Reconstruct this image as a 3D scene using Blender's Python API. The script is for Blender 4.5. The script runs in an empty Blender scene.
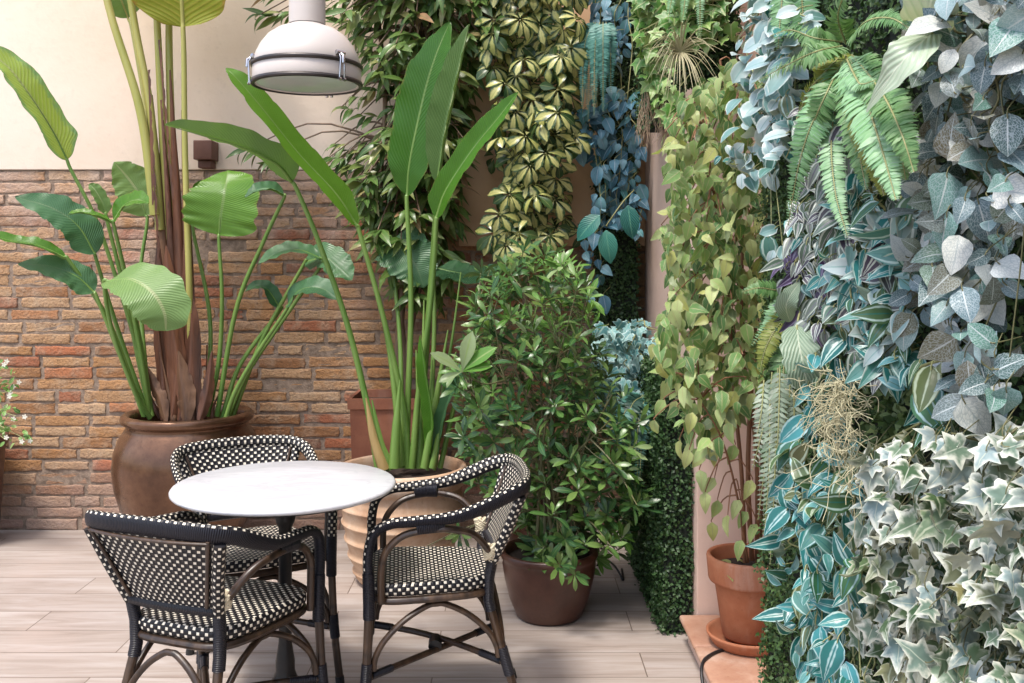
import bpy, math, random
import numpy as np
from mathutils import Vector, Matrix

rng = np.random.default_rng(11)
random.seed(5)
SC = bpy.context.scene
COL = SC.collection
F, HOR, CX, CZ = 950.0, 265.0, 512.0, 1.447      # the lens: focal length in pixels, horizon row, eye height


def A3(*p):
    return np.array(p, dtype=float)


def W(px, py, d):
    """the point of the courtyard seen at a pixel, d metres deep"""
    return np.array([(px - CX) / F * d, d, CZ - (py - HOR) / F * d])


def nrm(v):
    v = np.asarray(v, float)
    n = np.linalg.norm(v, axis=-1, keepdims=True)
    return v / np.maximum(n, 1e-9)


# ------------------------------------------------------------------ node helpers
class NT:
    def __init__(s, name):
        s.m = bpy.data.materials.new(name)
        s.m.use_nodes = True
        s.t = s.m.node_tree
        s.t.nodes.clear()
        s.out = s.t.nodes.new('ShaderNodeOutputMaterial')

    def n(s, typ, **kw):
        nd = s.t.nodes.new('ShaderNode' + typ)
        for k, v in kw.items():
            setattr(nd, k, v)
        return nd

    def put(s, sock, v):
        if hasattr(v, 'is_output') or isinstance(v, bpy.types.NodeSocket):
            s.t.links.new(v, sock)
        else:
            sock.default_value = v

    def math(s, op, a, b=0.0, c=None, clamp=False):
        nd = s.n('Math', operation=op, use_clamp=clamp)
        s.put(nd.inputs[0], a)
        s.put(nd.inputs[1], b)
        if c is not None:
            s.put(nd.inputs[2], c)
        return nd.outputs[0]

    def step(s, x, lo, hi):
        nd = s.n('MapRange', interpolation_type='SMOOTHSTEP')
        s.put(nd.inputs[0], x)
        s.put(nd.inputs[1], lo)
        s.put(nd.inputs[2], hi)
        return nd.outputs[0]

    def mix(s, f, a, b, mode='MIX'):
        nd = s.n('Mix', data_type='RGBA', blend_type=mode)
        s.put(nd.inputs[0], f)
        for sock, v in ((nd.inputs[6], a), (nd.inputs[7], b)):
            if isinstance(v, (tuple, list)):
                v = (*v[:3], 1.0)
            s.put(sock, v)
        return nd.outputs[2]

    def ramp(s, f, cols, interp='LINEAR'):
        nd = s.n('ValToRGB')
        s.put(nd.inputs[0], f)
        cr = nd.color_ramp
        cr.interpolation = interp
        k = len(cols)
        for i, c in enumerate(cols):
            if isinstance(c, tuple) and len(c) == 2:
                pos, c = c
            else:
                pos = i / max(1, k - 1)
            e = cr.elements[i] if i < 2 else cr.elements.new(pos)
            e.position = pos
            e.color = (*c[:3], 1)
        return nd.outputs[0]

    def noise(s, scale, detail=3.0, rough=.55, vec=None, dist=0.0, out=0):
        nd = s.n('TexNoise')
        nd.inputs['Scale'].default_value = scale
        nd.inputs['Detail'].default_value = detail
        nd.inputs['Roughness'].default_value = rough
        nd.inputs['Distortion'].default_value = dist
        if vec is not None:
            s.put(nd.inputs['Vector'], vec)
        return nd.outputs[out]

    def obj(s):
        return s.n('TexCoord').outputs['Object']

    def mapping(s, vec, scale=(1, 1, 1), loc=(0, 0, 0)):
        nd = s.n('Mapping')
        s.put(nd.inputs[0], vec)
        nd.inputs['Scale'].default_value = scale
        nd.inputs['Location'].default_value = loc
        return nd.outputs[0]

    def uv(s):
        sp = s.n('SeparateXYZ')
        s.put(sp.inputs[0], s.n('TexCoord').outputs['UV'])
        return sp.outputs[0], sp.outputs[1]

    def attr(s, name):
        return s.n('Attribute', attribute_name=name).outputs['Fac']

    def bump(s, h, strength=.5, dist=.01):
        nd = s.n('Bump')
        nd.inputs['Strength'].default_value = strength
        nd.inputs['Distance'].default_value = dist
        s.put(nd.inputs['Height'], h)
        return nd.outputs[0]

    def bsdf(s, col, rough=.5, normal=None, metal=0.0, spec=.5, **kw):
        b = s.n('BsdfPrincipled')
        if isinstance(col, (tuple, list)):
            col = (*col[:3], 1.0)
        s.put(b.inputs['Base Color'], col)
        s.put(b.inputs['Roughness'], rough)
        b.inputs['Metallic'].default_value = metal
        b.inputs['Specular IOR Level'].default_value = spec
        for k, v in kw.items():
            s.put(b.inputs[k], v)
        if normal is not None:
            s.put(b.inputs['Normal'], normal)
        return b.outputs[0]

    def done(s, sh):
        s.t.links.new(sh, s.out.inputs['Surface'])
        return s.m


def leaf_mat(name, cols, rib=None, ribw=.05, veins=None, vk=70., vslope=.9, edge=None, edge_at=(.62, .8), edge_noise=0.,
             back=None, trans=.25, rough=.42, net=None, stripes=None, spec=.4, mottled=.35, bump=.35, tipcol=None):
    """a leaf: colour differs leaf by leaf (rnd), midrib along u=.5, side veins, pale margins, net veins, stripes"""
    t = NT(name)
    u, v = t.uv()
    rnd = t.attr('rnd')
    au = t.math('ABSOLUTE', t.math('SUBTRACT', u, .5))
    col = t.ramp(rnd, cols)
    ob = t.obj()
    if mottled:
        nz = t.noise(28, 3, .6, ob)
        col = t.mix(t.math('MULTIPLY', nz, mottled), col, t.mix(1.0, col, (.62, .66, .5), 'MULTIPLY'))
    h = None
    if veins is not None:
        ph = t.math('MULTIPLY', t.math('SUBTRACT', v, t.math('MULTIPLY', au, vslope)), vk)
        sn = t.math('SINE', ph)
        m = t.step(sn, .35, .95)
        col = t.mix(t.math('MULTIPLY', m, veins[1]), col, veins[0])
        h = sn
    if stripes is not None:
        sc_, n_, w_ = stripes
        sn = t.math('SINE', t.math('ADD', t.math('MULTIPLY', au, n_), t.math('MULTIPLY', rnd, 3.)))
        wob = t.noise(60, 2, .5, ob)
        m = t.step(t.math('ADD', sn, t.math('MULTIPLY', t.math('SUBTRACT', wob, .5), .9)), w_ - .25, w_ + .35)
        col = t.mix(m, col, sc_)
    if net is not None:
        vo = t.n('TexVoronoi', feature='DISTANCE_TO_EDGE')
        cv = t.n('CombineXYZ')
        t.put(cv.inputs[0], t.math('MULTIPLY', t.math('SUBTRACT', u, .5), net[2]))
        t.put(cv.inputs[1], t.math('MULTIPLY', t.math('SUBTRACT', v, t.math('MULTIPLY', au, .6)), net[3]))
        t.put(cv.inputs[2], t.math('MULTIPLY', rnd, 37.))
        t.put(vo.inputs['Vector'], cv.outputs[0])
        vo.inputs['Scale'].default_value = 1.0
        m = t.math('SUBTRACT', 1.0, t.step(vo.outputs[0], .02, .13))
        col = t.mix(t.math('MULTIPLY', m, net[1]), col, net[0])
        h = vo.outputs[0]
    if edge is not None:
        e = t.attr('edge')
        if edge_noise:
            nz = t.noise(45, 3, .6, ob)
            e = t.math('ADD', e, t.math('MULTIPLY', t.math('SUBTRACT', nz, .5), edge_noise))
        col = t.mix(t.step(e, *edge_at), col, edge)
    if tipcol is not None:
        col = t.mix(t.math('MULTIPLY', t.step(v, .7, 1.0), .8), col, tipcol)
    if rib is not None:
        m = t.math('SUBTRACT', 1.0, t.step(au, ribw * .4, ribw))
        col = t.mix(t.math('MULTIPLY', m, .85), col, rib)
    if back is not None:
        g = t.n('NewGeometry')
        col = t.mix(t.math('MULTIPLY', g.outputs['Backfacing'], .75), col, back)
    nrmal = None
    if h is not None and bump:
        nrmal = t.bump(h, bump, .002)
    elif bump:
        nrmal = t.bump(t.noise(70, 2, .5, ob), bump * .5, .004)
    p = t.bsdf(col, rough, nrmal, spec=spec)
    if trans:
        tr = t.n('BsdfTranslucent')
        t.put(tr.inputs[0], t.mix(1.0, col, (1.0, 1.0, .55), 'MULTIPLY'))
        ms = t.n('MixShader')
        ms.inputs[0].default_value = trans
        t.t.links.new(p, ms.inputs[1])
        t.t.links.new(tr.outputs[0], ms.inputs[2])
        p = ms.outputs[0]
    return t.done(p)


def stem_mat(name, c1, c2, scale=30., rough=.6, stretch=(1, 1, .15), bump=.3):
    t = NT(name)
    nz = t.noise(scale, 4, .6, t.mapping(t.obj(), stretch))
    return t.done(t.bsdf(t.ramp(nz, [(.3, c1), (.7, c2)]), rough, t.bump(nz, bump, .004)))


# ------------------------------------------------------------------ mesh builder
class MB:
    def __init__(s):
        s.V, s.L, s.S, s.T, s.UV, s.R, s.E, s.MI, s.SM = [], [], [], [], [], [], [], [], []
        s.nv = 0

    def raw(s, V, quads, uvl, rnd=0.0, edge=None, mi=0, smooth=True):
        """quads: (n,k) vertex indices, uvl: per-vertex uv (V,2)"""
        V = np.asarray(V, float).reshape(-1, 3)
        q = np.asarray(quads, int)
        s.V.append(V)
        s.L.append((q + s.nv).ravel())
        s.S.append(np.full(len(q), q.shape[1]))
        s.UV.append(np.asarray(uvl, float)[q.ravel()])
        s.R.append(np.broadcast_to(np.asarray(rnd, float), (len(V),)).copy())
        s.E.append(np.zeros(len(V)) if edge is None else np.asarray(edge, float))
        s.MI.append(np.full(len(q), mi))
        s.SM.append(np.full(len(q), smooth))
        s.nv += len(V)
        return s

    def polys(s, V, faces, mi=0, rnd=0., smooth=False):
        V = np.asarray(V, float)
        by = {}
        for f in faces:
            by.setdefault(len(f), []).append(f)
        base = s.nv
        first = True
        for k, fs in by.items():
            if first:
                s.raw(V, fs, V[:, :2], rnd, None, mi, smooth)
                first = False
            else:
                q = np.asarray(fs, int)
                s.L.append((q + base).ravel()); s.S.append(np.full(len(q), k)); s.UV.append(V[q.ravel()][:, :2])
                s.MI.append(np.full(len(q), mi)); s.SM.append(np.full(len(q), smooth))
        return s

    def box(s, lo, hi, mi=0, bev=0.0, rnd=0.):
        x0, y0, z0 = lo
        x1, y1, z1 = hi
        if bev <= 0:
            V = [(x0, y0, z0), (x1, y0, z0), (x1, y1, z0), (x0, y1, z0), (x0, y0, z1), (x1, y0, z1), (x1, y1, z1), (x0, y1, z1)]
            return s.polys(V, [(0, 3, 2, 1), (4, 5, 6, 7), (0, 1, 5, 4), (1, 2, 6, 5), (2, 3, 7, 6), (3, 0, 4, 7)], mi, rnd)
        import bmesh
        bm = bmesh.new()
        r = bmesh.ops.create_cube(bm, size=1.0)
        for v in r['verts']:
            v.co = Vector((x0 + (v.co.x + .5) * (x1 - x0), y0 + (v.co.y + .5) * (y1 - y0), z0 + (v.co.z + .5) * (z1 - z0)))
        bmesh.ops.bevel(bm, geom=list(bm.edges), offset=bev, segments=3, affect='EDGES', profile=.5)
        bm.verts.index_update()
        s.polys([tuple(v.co) for v in bm.verts], [tuple(v.index for v in f.verts) for f in bm.faces], mi, rnd, True)
        bm.free()
        return s

    def tube(s, pts, r, seg=8, mi=0, ref=None, start=0, r2=None, caps=True, rnd=0., closed=False, endround=False):
        """swept tube; r along e1, r2 along e2 (default round); u = angle 0..1, v = metres along"""
        P = np.asarray(pts, float)
        n = len(P)
        r = np.broadcast_to(np.asarray(r, float), (n,))
        r2 = r if r2 is None else np.broadcast_to(np.asarray(r2, float), (n,))
        if closed:
            T = nrm(np.roll(P, -1, 0) - np.roll(P, 1, 0))
        else:
            T = nrm(np.gradient(P, axis=0))
        E2 = np.zeros_like(P)
        up = np.array(ref if ref is not None else ((0, 0, 1) if abs(T[start][2]) < .9 else (0, 1, 0)), float)
        e = up - up.dot(T[start]) * T[start]
        E2[start] = e / np.linalg.norm(e)
        for i in range(start + 1, n):
            e = E2[i - 1] - E2[i - 1].dot(T[i]) * T[i]
            E2[i] = e / np.linalg.norm(e)
        for i in range(start - 1, -1, -1):
            e = E2[i + 1] - E2[i + 1].dot(T[i]) * T[i]
            E2[i] = e / np.linalg.norm(e)
        E1 = np.cross(T, E2)
        a = np.linspace(0, 2 * math.pi, seg + 1)
        ca, sa = np.cos(a), np.sin(a)
        V = P[:, None, :] + E1[:, None, :] * (r[:, None] * ca)[..., None] + E2[:, None, :] * (r2[:, None] * sa)[..., None]
        L = np.concatenate([[0], np.cumsum(np.linalg.norm(np.diff(P, axis=0), axis=1))])
        uv = np.stack([np.broadcast_to(a / (2 * math.pi), (n, seg + 1)), np.broadcast_to(L[:, None], (n, seg + 1))], -1)
        m = n if closed else n - 1
        i, j = np.meshgrid(np.arange(m), np.arange(seg), indexing='ij')
        k = seg + 1
        i2 = (i + 1) % n
        q = np.stack([i * k + j, i * k + j + 1, i2 * k + j + 1, i2 * k + j], -1).reshape(-1, 4)
        s.raw(V.reshape(-1, 3), q, uv.reshape(-1, 2), rnd, None, mi)
        if caps and not closed:
            for idx, sg in ((0, -1), (n - 1, 1)):
                ring = V[idx][:-1]
                c = P[idx] + T[idx] * sg * min(r[idx], r2[idx]) * (.6 if endround else .15)
                VV = np.vstack([ring, c[None]])
                kk = len(ring)
                fs = [((x, (x + 1) % kk, kk) if sg > 0 else ((x + 1) % kk, x, kk)) for x in range(kk)]
                s.raw(VV, fs, np.tile([[.5, L[idx]]], (kk + 1, 1)), rnd, None, mi)
        return s

    def lathe(s, prof, c=(0, 0, 0), seg=48, mi=0, wob=None):
        P = np.asarray(prof, float)
        n = len(P)
        a = np.linspace(0, 2 * math.pi, seg + 1)
        rr = P[:, 0][:, None] * np.ones(seg + 1)
        zz = P[:, 1][:, None] * np.ones(seg + 1)
        if wob:
            w = wob * (np.sin(2 * a) + .6 * np.sin(3 * a + 1)) * .5
            rr = rr * (1 + w)
        V = np.stack([rr * np.cos(a) + c[0], rr * np.sin(a) + c[1], zz + c[2]], -1)
        L = np.concatenate([[0], np.cumsum(np.linalg.norm(np.diff(P, axis=0), axis=1))])
        uv = np.stack([np.broadcast_to(a / (2 * math.pi), (n, seg + 1)), np.broadcast_to(L[:, None], (n, seg + 1))], -1)
        i, j = np.meshgrid(np.arange(n - 1), np.arange(seg), indexing='ij')
        k = seg + 1
        q = np.stack([i * k + j, i * k + j + 1, (i + 1) * k + j + 1, (i + 1) * k + j], -1).reshape(-1, 4)
        s.raw(V.reshape(-1, 3), q, uv.reshape(-1, 2), 0., None, mi)
        return s

    def grid(s, V, uv, mi=0, rnd=0., edge=None, flip=False, smooth=True):
        """V (n,m,3), uv (n,m,2)"""
        n, m = V.shape[:2]
        i, j = np.meshgrid(np.arange(n - 1), np.arange(m - 1), indexing='ij')
        q = np.stack([i * m + j, i * m + j + 1, (i + 1) * m + j + 1, (i + 1) * m + j], -1).reshape(-1, 4)
        if flip:
            q = q[:, ::-1]
        s.raw(V.reshape(-1, 3), q, uv.reshape(-1, 2), rnd, None if edge is None else edge.ravel(), mi, smooth)
        return s

    def leaves(s, tpl, P, T, N, size, rnd=None, mi=0):
        """many copies of a leaf template: base at P, pointing along T, face N"""
        V, q, uv, ed = tpl
        P = np.atleast_2d(P).astype(float)
        n = len(P)
        if n == 0:
            return s
        T = nrm(np.broadcast_to(T, (n, 3)))
        N = np.broadcast_to(N, (n, 3)).astype(float)
        N = nrm(N - (N * T).sum(1, keepdims=True) * T + 1e-6)
        X = np.cross(T, N)
        size = np.broadcast_to(np.asarray(size, float), (n,))
        VV = P[:, None, :] + size[:, None, None] * (X[:, None, :] * V[None, :, 0:1] + T[:, None, :] * V[None, :, 1:2] + N[:, None, :] * V[None, :, 2:3])
        k = len(V)
        qq = (q[None] + (np.arange(n) * k)[:, None, None]).reshape(-1, q.shape[1])
        if rnd is None:
            rnd = rng.random(n)
        s.raw(VV.reshape(-1, 3), qq, np.tile(uv, (n, 1)), np.repeat(np.broadcast_to(rnd, (n,)), k), np.tile(ed, n), mi)
        return s

    def build(s, name, mats, parent=None):
        if not isinstance(mats, (list, tuple)):
            mats = [mats]
        me = bpy.data.meshes.new(name)
        V = np.concatenate(s.V)
        L = np.concatenate(s.L)
        S = np.concatenate(s.S)
        me.vertices.add(len(V))
        me.vertices.foreach_set('co', V.ravel())
        me.loops.add(len(L))
        me.loops.foreach_set('vertex_index', L.astype(np.int32))
        me.polygons.add(len(S))
        st = np.concatenate([[0], np.cumsum(S)[:-1]])
        me.polygons.foreach_set('loop_start', st.astype(np.int32))
        me.polygons.foreach_set('loop_total', S.astype(np.int32))
        me.polygons.foreach_set('use_smooth', np.concatenate(s.SM).astype(bool))
        me.polygons.foreach_set('material_index', np.concatenate(s.MI).astype(np.int32))
        ul = me.uv_layers.new(name='UVMap')
        ul.data.foreach_set('uv', np.concatenate(s.UV).ravel().astype(np.float32))
        for nm, arr in (('rnd', s.R), ('edge', s.E)):
            at = me.attributes.new(nm, 'FLOAT', 'POINT')
            at.data.foreach_set('value', np.concatenate(arr).astype(np.float32))
        for m in mats:
            me.materials.append(m)
        me.update(calc_edges=True)
        o = bpy.data.objects.new(name, me)
        COL.objects.link(o)
        if parent is not None:
            o.parent = parent
            o.matrix_parent_inverse = Matrix.Identity(4)
            pm = parent.matrix_world if parent.parent is None else None
            w = parent
            off = Vector((0, 0, 0))
            # meshes are written in courtyard coordinates unless the parent asks for its own
            if not parent.get('_local'):
                while w is not None:
                    off += w.location
                    w = w.parent
                o.location = -off
        return o


def tag(o, label, cat, group=None, kind=None):
    o['label'] = label
    o['category'] = cat
    if group:
        o['group'] = group
    if kind:
        o['kind'] = kind
    return o


def thing(name, label, cat, loc=(0, 0, 0), rz=0., group=None, local=False):
    o = bpy.data.objects.new(name, None)
    o.empty_display_size = .05
    COL.objects.link(o)
    o.location = loc
    o.rotation_euler = (0, 0, rz)
    if local:
        o['_local'] = 1
    return tag(o, label, cat, group)


def spline(pts, n=24):
    """Catmull-Rom through the points"""
    P = np.asarray(pts, float)
    if len(P) == 2:
        t = np.linspace(0, 1, n)[:, None]
        return P[0] * (1 - t) + P[1] * t
    Q = np.vstack([2 * P[0] - P[1], P, 2 * P[-1] - P[-2]])
    seg = len(P) - 1
    out = []
    for t in np.linspace(0, seg, n):
        i = min(int(t), seg - 1)
        f = t - i
        a, b, c, d = Q[i], Q[i + 1], Q[i + 2], Q[i + 3]
        out.append(.5 * ((2 * b) + (c - a) * f + (2 * a - 5 * b + 4 * c - d) * f * f + (3 * b - a - 3 * c + d) * f ** 3))
    return np.array(out)


# ------------------------------------------------------------------ leaf templates (length 1, along +Y, face +Z)
def leaf_tpl(w, prof='oval', n=5, m=1, fold=.25, droop=.5, wave=0., twist=0.):
    vs = np.linspace(0, 1, n + 1)
    if prof == 'oval':
        hw = np.sin(np.pi * vs ** .85) ** .75
    elif prof == 'obov':          # widest beyond the middle
        hw = np.sin(np.pi * vs ** 1.5) ** .8
    elif prof == 'ovate':         # widest near the base, pointed tip
        hw = np.sin(np.pi * vs ** .62) ** .9 * (1 - .25 * vs)
    elif prof == 'lance':
        hw = np.sin(np.pi * vs ** .75) * (1 - .2 * vs)
    elif prof == 'round':
        hw = np.sqrt(np.maximum(0, 1 - (2 * vs - 1) ** 2)) ** .9
    else:
        hw = np.minimum(1, vs * 9 + .25) * (1 - vs ** 3)
    hw = np.maximum(hw, .015)
    hw = hw / hw.max() * w * .5
    ang = -droop * vs * 1.6
    dy = np.cos(ang)
    dz = np.sin(ang)
    y = np.concatenate([[0], np.cumsum((dy[1:] + dy[:-1]) / 2 / n)])
    z = np.concatenate([[0], np.cumsum((dz[1:] + dz[:-1]) / 2 / n)])
    ss = np.linspace(-1, 1, 2 * m + 1)
    V = np.zeros((n + 1, 2 * m + 1, 3))
    U = np.zeros((n + 1, 2 * m + 1, 2))
    for j, s_ in enumerate(ss):
        V[:, j, 0] = s_ * hw
        V[:, j, 1] = y
        V[:, j, 2] = z + fold * abs(s_) * hw + wave * np.sin(vs * 9 + s_ * 2) * hw * abs(s_) + twist * s_ * hw * vs
        U[:, j, 0] = .5 + .5 * s_
        U[:, j, 1] = vs
    mm = 2 * m + 1
    i, j = np.meshgrid(np.arange(n), np.arange(2 * m), indexing='ij')
    q = np.stack([i * mm + j, i * mm + j + 1, (i + 1) * mm + j + 1, (i + 1) * mm + j], -1).reshape(-1, 4)
    E = np.broadcast_to(np.abs(ss), (n + 1, mm))
    return V.reshape(-1, 3), q, U.reshape(-1, 2), E.ravel().copy()


def ivy_tpl(cup=.25, k=1.0):
    half = [(0, .04), (.16, -.10), (.36, -.07), (.40, .06), (.34, .17), (.44, .27), (.60, .42), (.42, .47), (.25, .50), (.17, .66), (.09, .84), (0, 1.0)]
    ring = half + [(-x, y) for x, y in half[-2:0:-1]]
    c = np.array([0, .30])
    R = np.array(ring)
    n = len(R)
    M = c + (R - c) * .55
    P2 = np.vstack([[c], M, R])
    r2 = ((P2 - c) ** 2).sum(1)
    z = -cup * r2 - .12 * (np.abs(P2[:, 0]) < .02) * (P2[:, 1] > .0) * .5
    V = np.column_stack([P2[:, 0] * k, P2[:, 1], z])
    tri = []
    for i in range(n):
        j = (i + 1) % n
        tri.append((0, 1 + j, 1 + i, 1 + i))
        tri.append((1 + i, 1 + j, 1 + n + j, 1 + n + i))
    # centre fan as thin quads (last index doubled is not allowed): use mid points
    q = []
    for i in range(0, n, 2):
        j, l = (i + 1) % n, (i + 2) % n
        q.append((0, 1 + l, 1 + j, 1 + i))
    for i in range(n):
        j = (i + 1) % n
        q.append((1 + i, 1 + j, 1 + n + j, 1 + n + i))
    q = np.array(q)[:, ::-1]
    uv = np.column_stack([.5 + P2[:, 0] * .8, P2[:, 1]])
    E = np.concatenate([[0], np.full(n, .5), np.ones(n)])
    return V, q, uv, E


def pick(poly, n, gap=0., rect=None):
    """n points spread inside a polygon (pixels), none closer than gap"""
    poly = np.asarray(poly, float)
    lo, hi = poly.min(0), poly.max(0)
    out = []
    tries = 0
    px, py = poly[:, 0], poly[:, 1]
    qx, qy = np.roll(px, -1), np.roll(py, -1)
    while len(out) < n and tries < n * 60:
        tries += 1
        p = lo + rng.random(2) * (hi - lo)
        c = ((py > p[1]) != (qy > p[1])) & (p[0] < (qx - px) * (p[1] - py) / (qy - py + 1e-9) + px)
        if c.sum() % 2 == 0:
            continue
        if gap and out and (np.min(((np.array(out) - p) ** 2).sum(1)) < (gap * max(.25, 1 - tries / (n * 40.))) ** 2):
            continue
        out.append(p)
    return np.array(out)


def rdir(n, bias, spread):
    return nrm(np.asarray(bias, float) + rng.normal(0, spread, (n, 3)))
SUNE, SUNA, SKYS, EXPO = 1.5, 11., .14, 1.42
# ================================================================== materials of the place
def mat_brick():
    t = NT('brick')
    rnd = t.attr('rnd')
    ob = t.obj()
    col = t.ramp(rnd, [(0., (.22, .10, .05)), (.2, (.34, .175, .075)), (.42, (.385, .215, .105)), (.62, (.41, .265, .155)), (.78, (.35, .20, .10)), (.9, (.36, .125, .06)), (1., (.18, .10, .07))])
    n1 = t.noise(9, 5, .65, ob)
    n2 = t.noise(70, 4, .6, ob)
    col = t.mix(t.math('MULTIPLY', t.step(n1, .42, .72), .65), col, (.40, .30, .21))
    n3 = t.noise(22, 4, .7, t.mapping(ob, (1, 1, 1.6), (4, 2, 1)))
    col = t.mix(t.math('MULTIPLY', t.step(n3, .52, .7), .65), col, (.20, .115, .07))
    col = t.mix(t.math('MULTIPLY', t.step(n2, .5, .75), .55), col, (.16, .09, .06))
    pale = t.noise(3.2, 4, .6, ob)
    sp = t.n('SeparateXYZ')
    t.put(sp.inputs[0], ob)
    z = sp.outputs[2]
    wash = t.math('MULTIPLY', t.step(t.math('ADD', pale, t.math('MULTIPLY', t.math('SUBTRACT', z, 1.6), .35)), .42, .72), .55)
    col = t.mix(wash, col, (.50, .39, .33))
    low = t.math('MULTIPLY', t.step(t.math('ADD', t.math('MULTIPLY', pale, .6), t.math('SUBTRACT', .42, z)), .25, .65), .55)
    col = t.mix(low, col, (.30, .22, .20))
    return t.done(t.bsdf(col, .88, t.bump(t.math('ADD', t.math('ADD', n2, t.math('MULTIPLY', n1, .8)), n3), .9, .008), spec=.2))


def mat_mortar():
    t = NT('mortar')
    n = t.noise(30, 5, .65, t.obj())
    return t.done(t.bsdf(t.ramp(n, [(.3, (.15, .11, .085)), (.7, (.33, .25, .19))]), .95, t.bump(n, .9, .008), spec=.1))


def mat_plaster(name, c1, c2, c3):
    t = NT(name)
    ob = t.obj()
    a = t.noise(1.3, 5, .6, ob)
    b = t.noise(26, 4, .6, ob)
    col = t.ramp(a, [(.3, c1), (.55, c2), (.8, c3)])
    col = t.mix(t.math('MULTIPLY', t.step(b, .55, .8), .12), col, (.35, .27, .2))
    c = t.noise(4.5, 6, .7, t.mapping(ob, (1, 1, .35)))
    col = t.mix(t.math('MULTIPLY', t.step(c, .58, .78), .18), col, (.52, .38, .28))
    return t.done(t.bsdf(col, .9, t.bump(t.math('ADD', b, t.math('MULTIPLY', a, 2.)), .25, .006), spec=.15))


def mat_floor():
    t = NT('plank_tile')
    ob = t.obj()
    br = t.n('TexBrick', offset=.37, offset_frequency=2)
    t.put(br.inputs['Vector'], t.mapping(ob, (1, 1, 1), (.28, .058, 0)))
    br.inputs['Scale'].default_value = 1.0
    br.inputs['Brick Width'].default_value = 1.2
    br.inputs['Row Height'].default_value = .212
    br.inputs['Mortar Size'].default_value = .0022
    br.inputs['Mortar Smooth'].default_value = .1
    br.inputs['Bias'].default_value = 0.0
    br.inputs['Color1'].default_value = (.0, .0, .0, 1)
    br.inputs['Color2'].default_value = (1, 1, 1, 1)
    br.inputs['Mortar'].default_value = (.5, .5, .5, 1)
    tone = br.outputs['Color']
    gv = t.mapping(ob, (.9, 9, 1))
    add = t.n('VectorMath', operation='ADD')
    t.put(add.inputs[0], gv)
    sc = t.n('VectorMath', operation='SCALE')
    t.put(sc.inputs[0], tone)
    sc.inputs[3].default_value = 19.
    t.put(add.inputs[1], sc.outputs[0])
    g1 = t.noise(1.6, 6, .62, add.outputs[0], 1.2)
    g2 = t.noise(7, 5, .6, add.outputs[0], .4)
    col = t.ramp(g1, [(.25, (.23, .185, .155)), (.45, (.325, .275, .24)), (.62, (.385, .34, .31)), (.85, (.445, .405, .38))])
    col = t.mix(t.math('MULTIPLY', t.step(g2, .52, .8), .4), col, (.30, .225, .185))
    col = t.mix(t.math('MULTIPLY', tone, .35), col, t.mix(1., col, (.74, .73, .75), 'MULTIPLY'))
    dirt = t.noise(2.3, 5, .6, ob)
    col = t.mix(t.math('MULTIPLY', t.step(dirt, .48, .75), .4), col, (.36, .29, .25))
    col = t.mix(br.outputs['Fac'], col, (.13, .095, .075))
    h = t.math('SUBTRACT', t.math('MULTIPLY', g2, .25), br.outputs['Fac'])
    return t.done(t.bsdf(col, t.math('ADD', .38, t.math('MULTIPLY', g1, .25)), t.bump(h, .35, .003), spec=.45))


def mat_weave(name, cell=.0130, cream=(.80, .75, .64), dark=(.008, .008, .011), rail=False):
    t = NT(name)
    u, v = t.uv()
    ob = t.obj()
    if rail:
        um = t.math('MULTIPLY', u, .126)
    else:
        um = u
    fu0 = t.math('DIVIDE', um, 2 * cell)
    rv = t.math('DIVIDE', v, cell)
    row = t.math('FLOOR', rv)
    fu = t.math('FRACT', t.math('ADD', t.math('ADD', fu0, t.math('MULTIPLY', t.math('MODULO', row, 2.), .5)), 100.))
    fv = t.math('FRACT', t.math('ADD', rv, 100.))
    m = t.math('MULTIPLY', t.math('LESS_THAN', t.math('ABSOLUTE', t.math('SUBTRACT', fu, .25)), .165), t.math('LESS_THAN', t.math('ABSOLUTE', t.math('SUBTRACT', fv, .5)), .32))
    f2 = t.math('FRACT', t.math('MULTIPLY', fu, 2.))
    h = t.math('MULTIPLY', t.math('SINE', t.math('MULTIPLY', f2, math.pi)), t.math('SINE', t.math('MULTIPLY', fv, math.pi)))
    h = t.math('POWER', t.math('MAXIMUM', h, .001), .5)
    cr = t.mix(t.math('MULTIPLY', t.noise(160, 2, .5, ob), .55), cream, (.52, .44, .30))
    gap = t.step(h, .12, .45)
    cr = t.mix(gap, (.06, .05, .04), cr)
    col = t.mix(m, t.mix(gap, (.004, .004, .005), dark), cr)
    if rail:   # the outside of the rail is bound in plain black
        ins = t.math('LESS_THAN', t.math('ABSOLUTE', t.math('SUBTRACT', t.math('FRACT', t.math('ADD', u, .37)), .5)), .235)
        rib = t.math('ABSOLUTE', t.math('SINE', t.math('MULTIPLY', v, math.pi / .0052)))
        blk = t.mix(t.step(rib, .1, .6), (.003, .003, .004), (.010, .010, .016))
        col = t.mix(ins, blk, col)
        hh = t.n('Mix', data_type='FLOAT')
        t.put(hh.inputs[0], ins); t.put(hh.inputs[2], rib); t.put(hh.inputs[3], h)
        h = hh.outputs[0]
    return t.done(t.bsdf(col, .42, t.bump(h, .8, .0022), spec=.32))


def mat_wrap():
    t = NT('black_binding')
    u, v = t.uv()
    rib = t.math('ABSOLUTE', t.math('SINE', t.math('MULTIPLY', v, math.pi / .0052)))
    col = t.mix(t.step(rib, .1, .6), (.003, .003, .004), (.010, .010, .016))
    return t.done(t.bsdf(col, .38, t.bump(rib, .8, .002), spec=.36))


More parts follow.
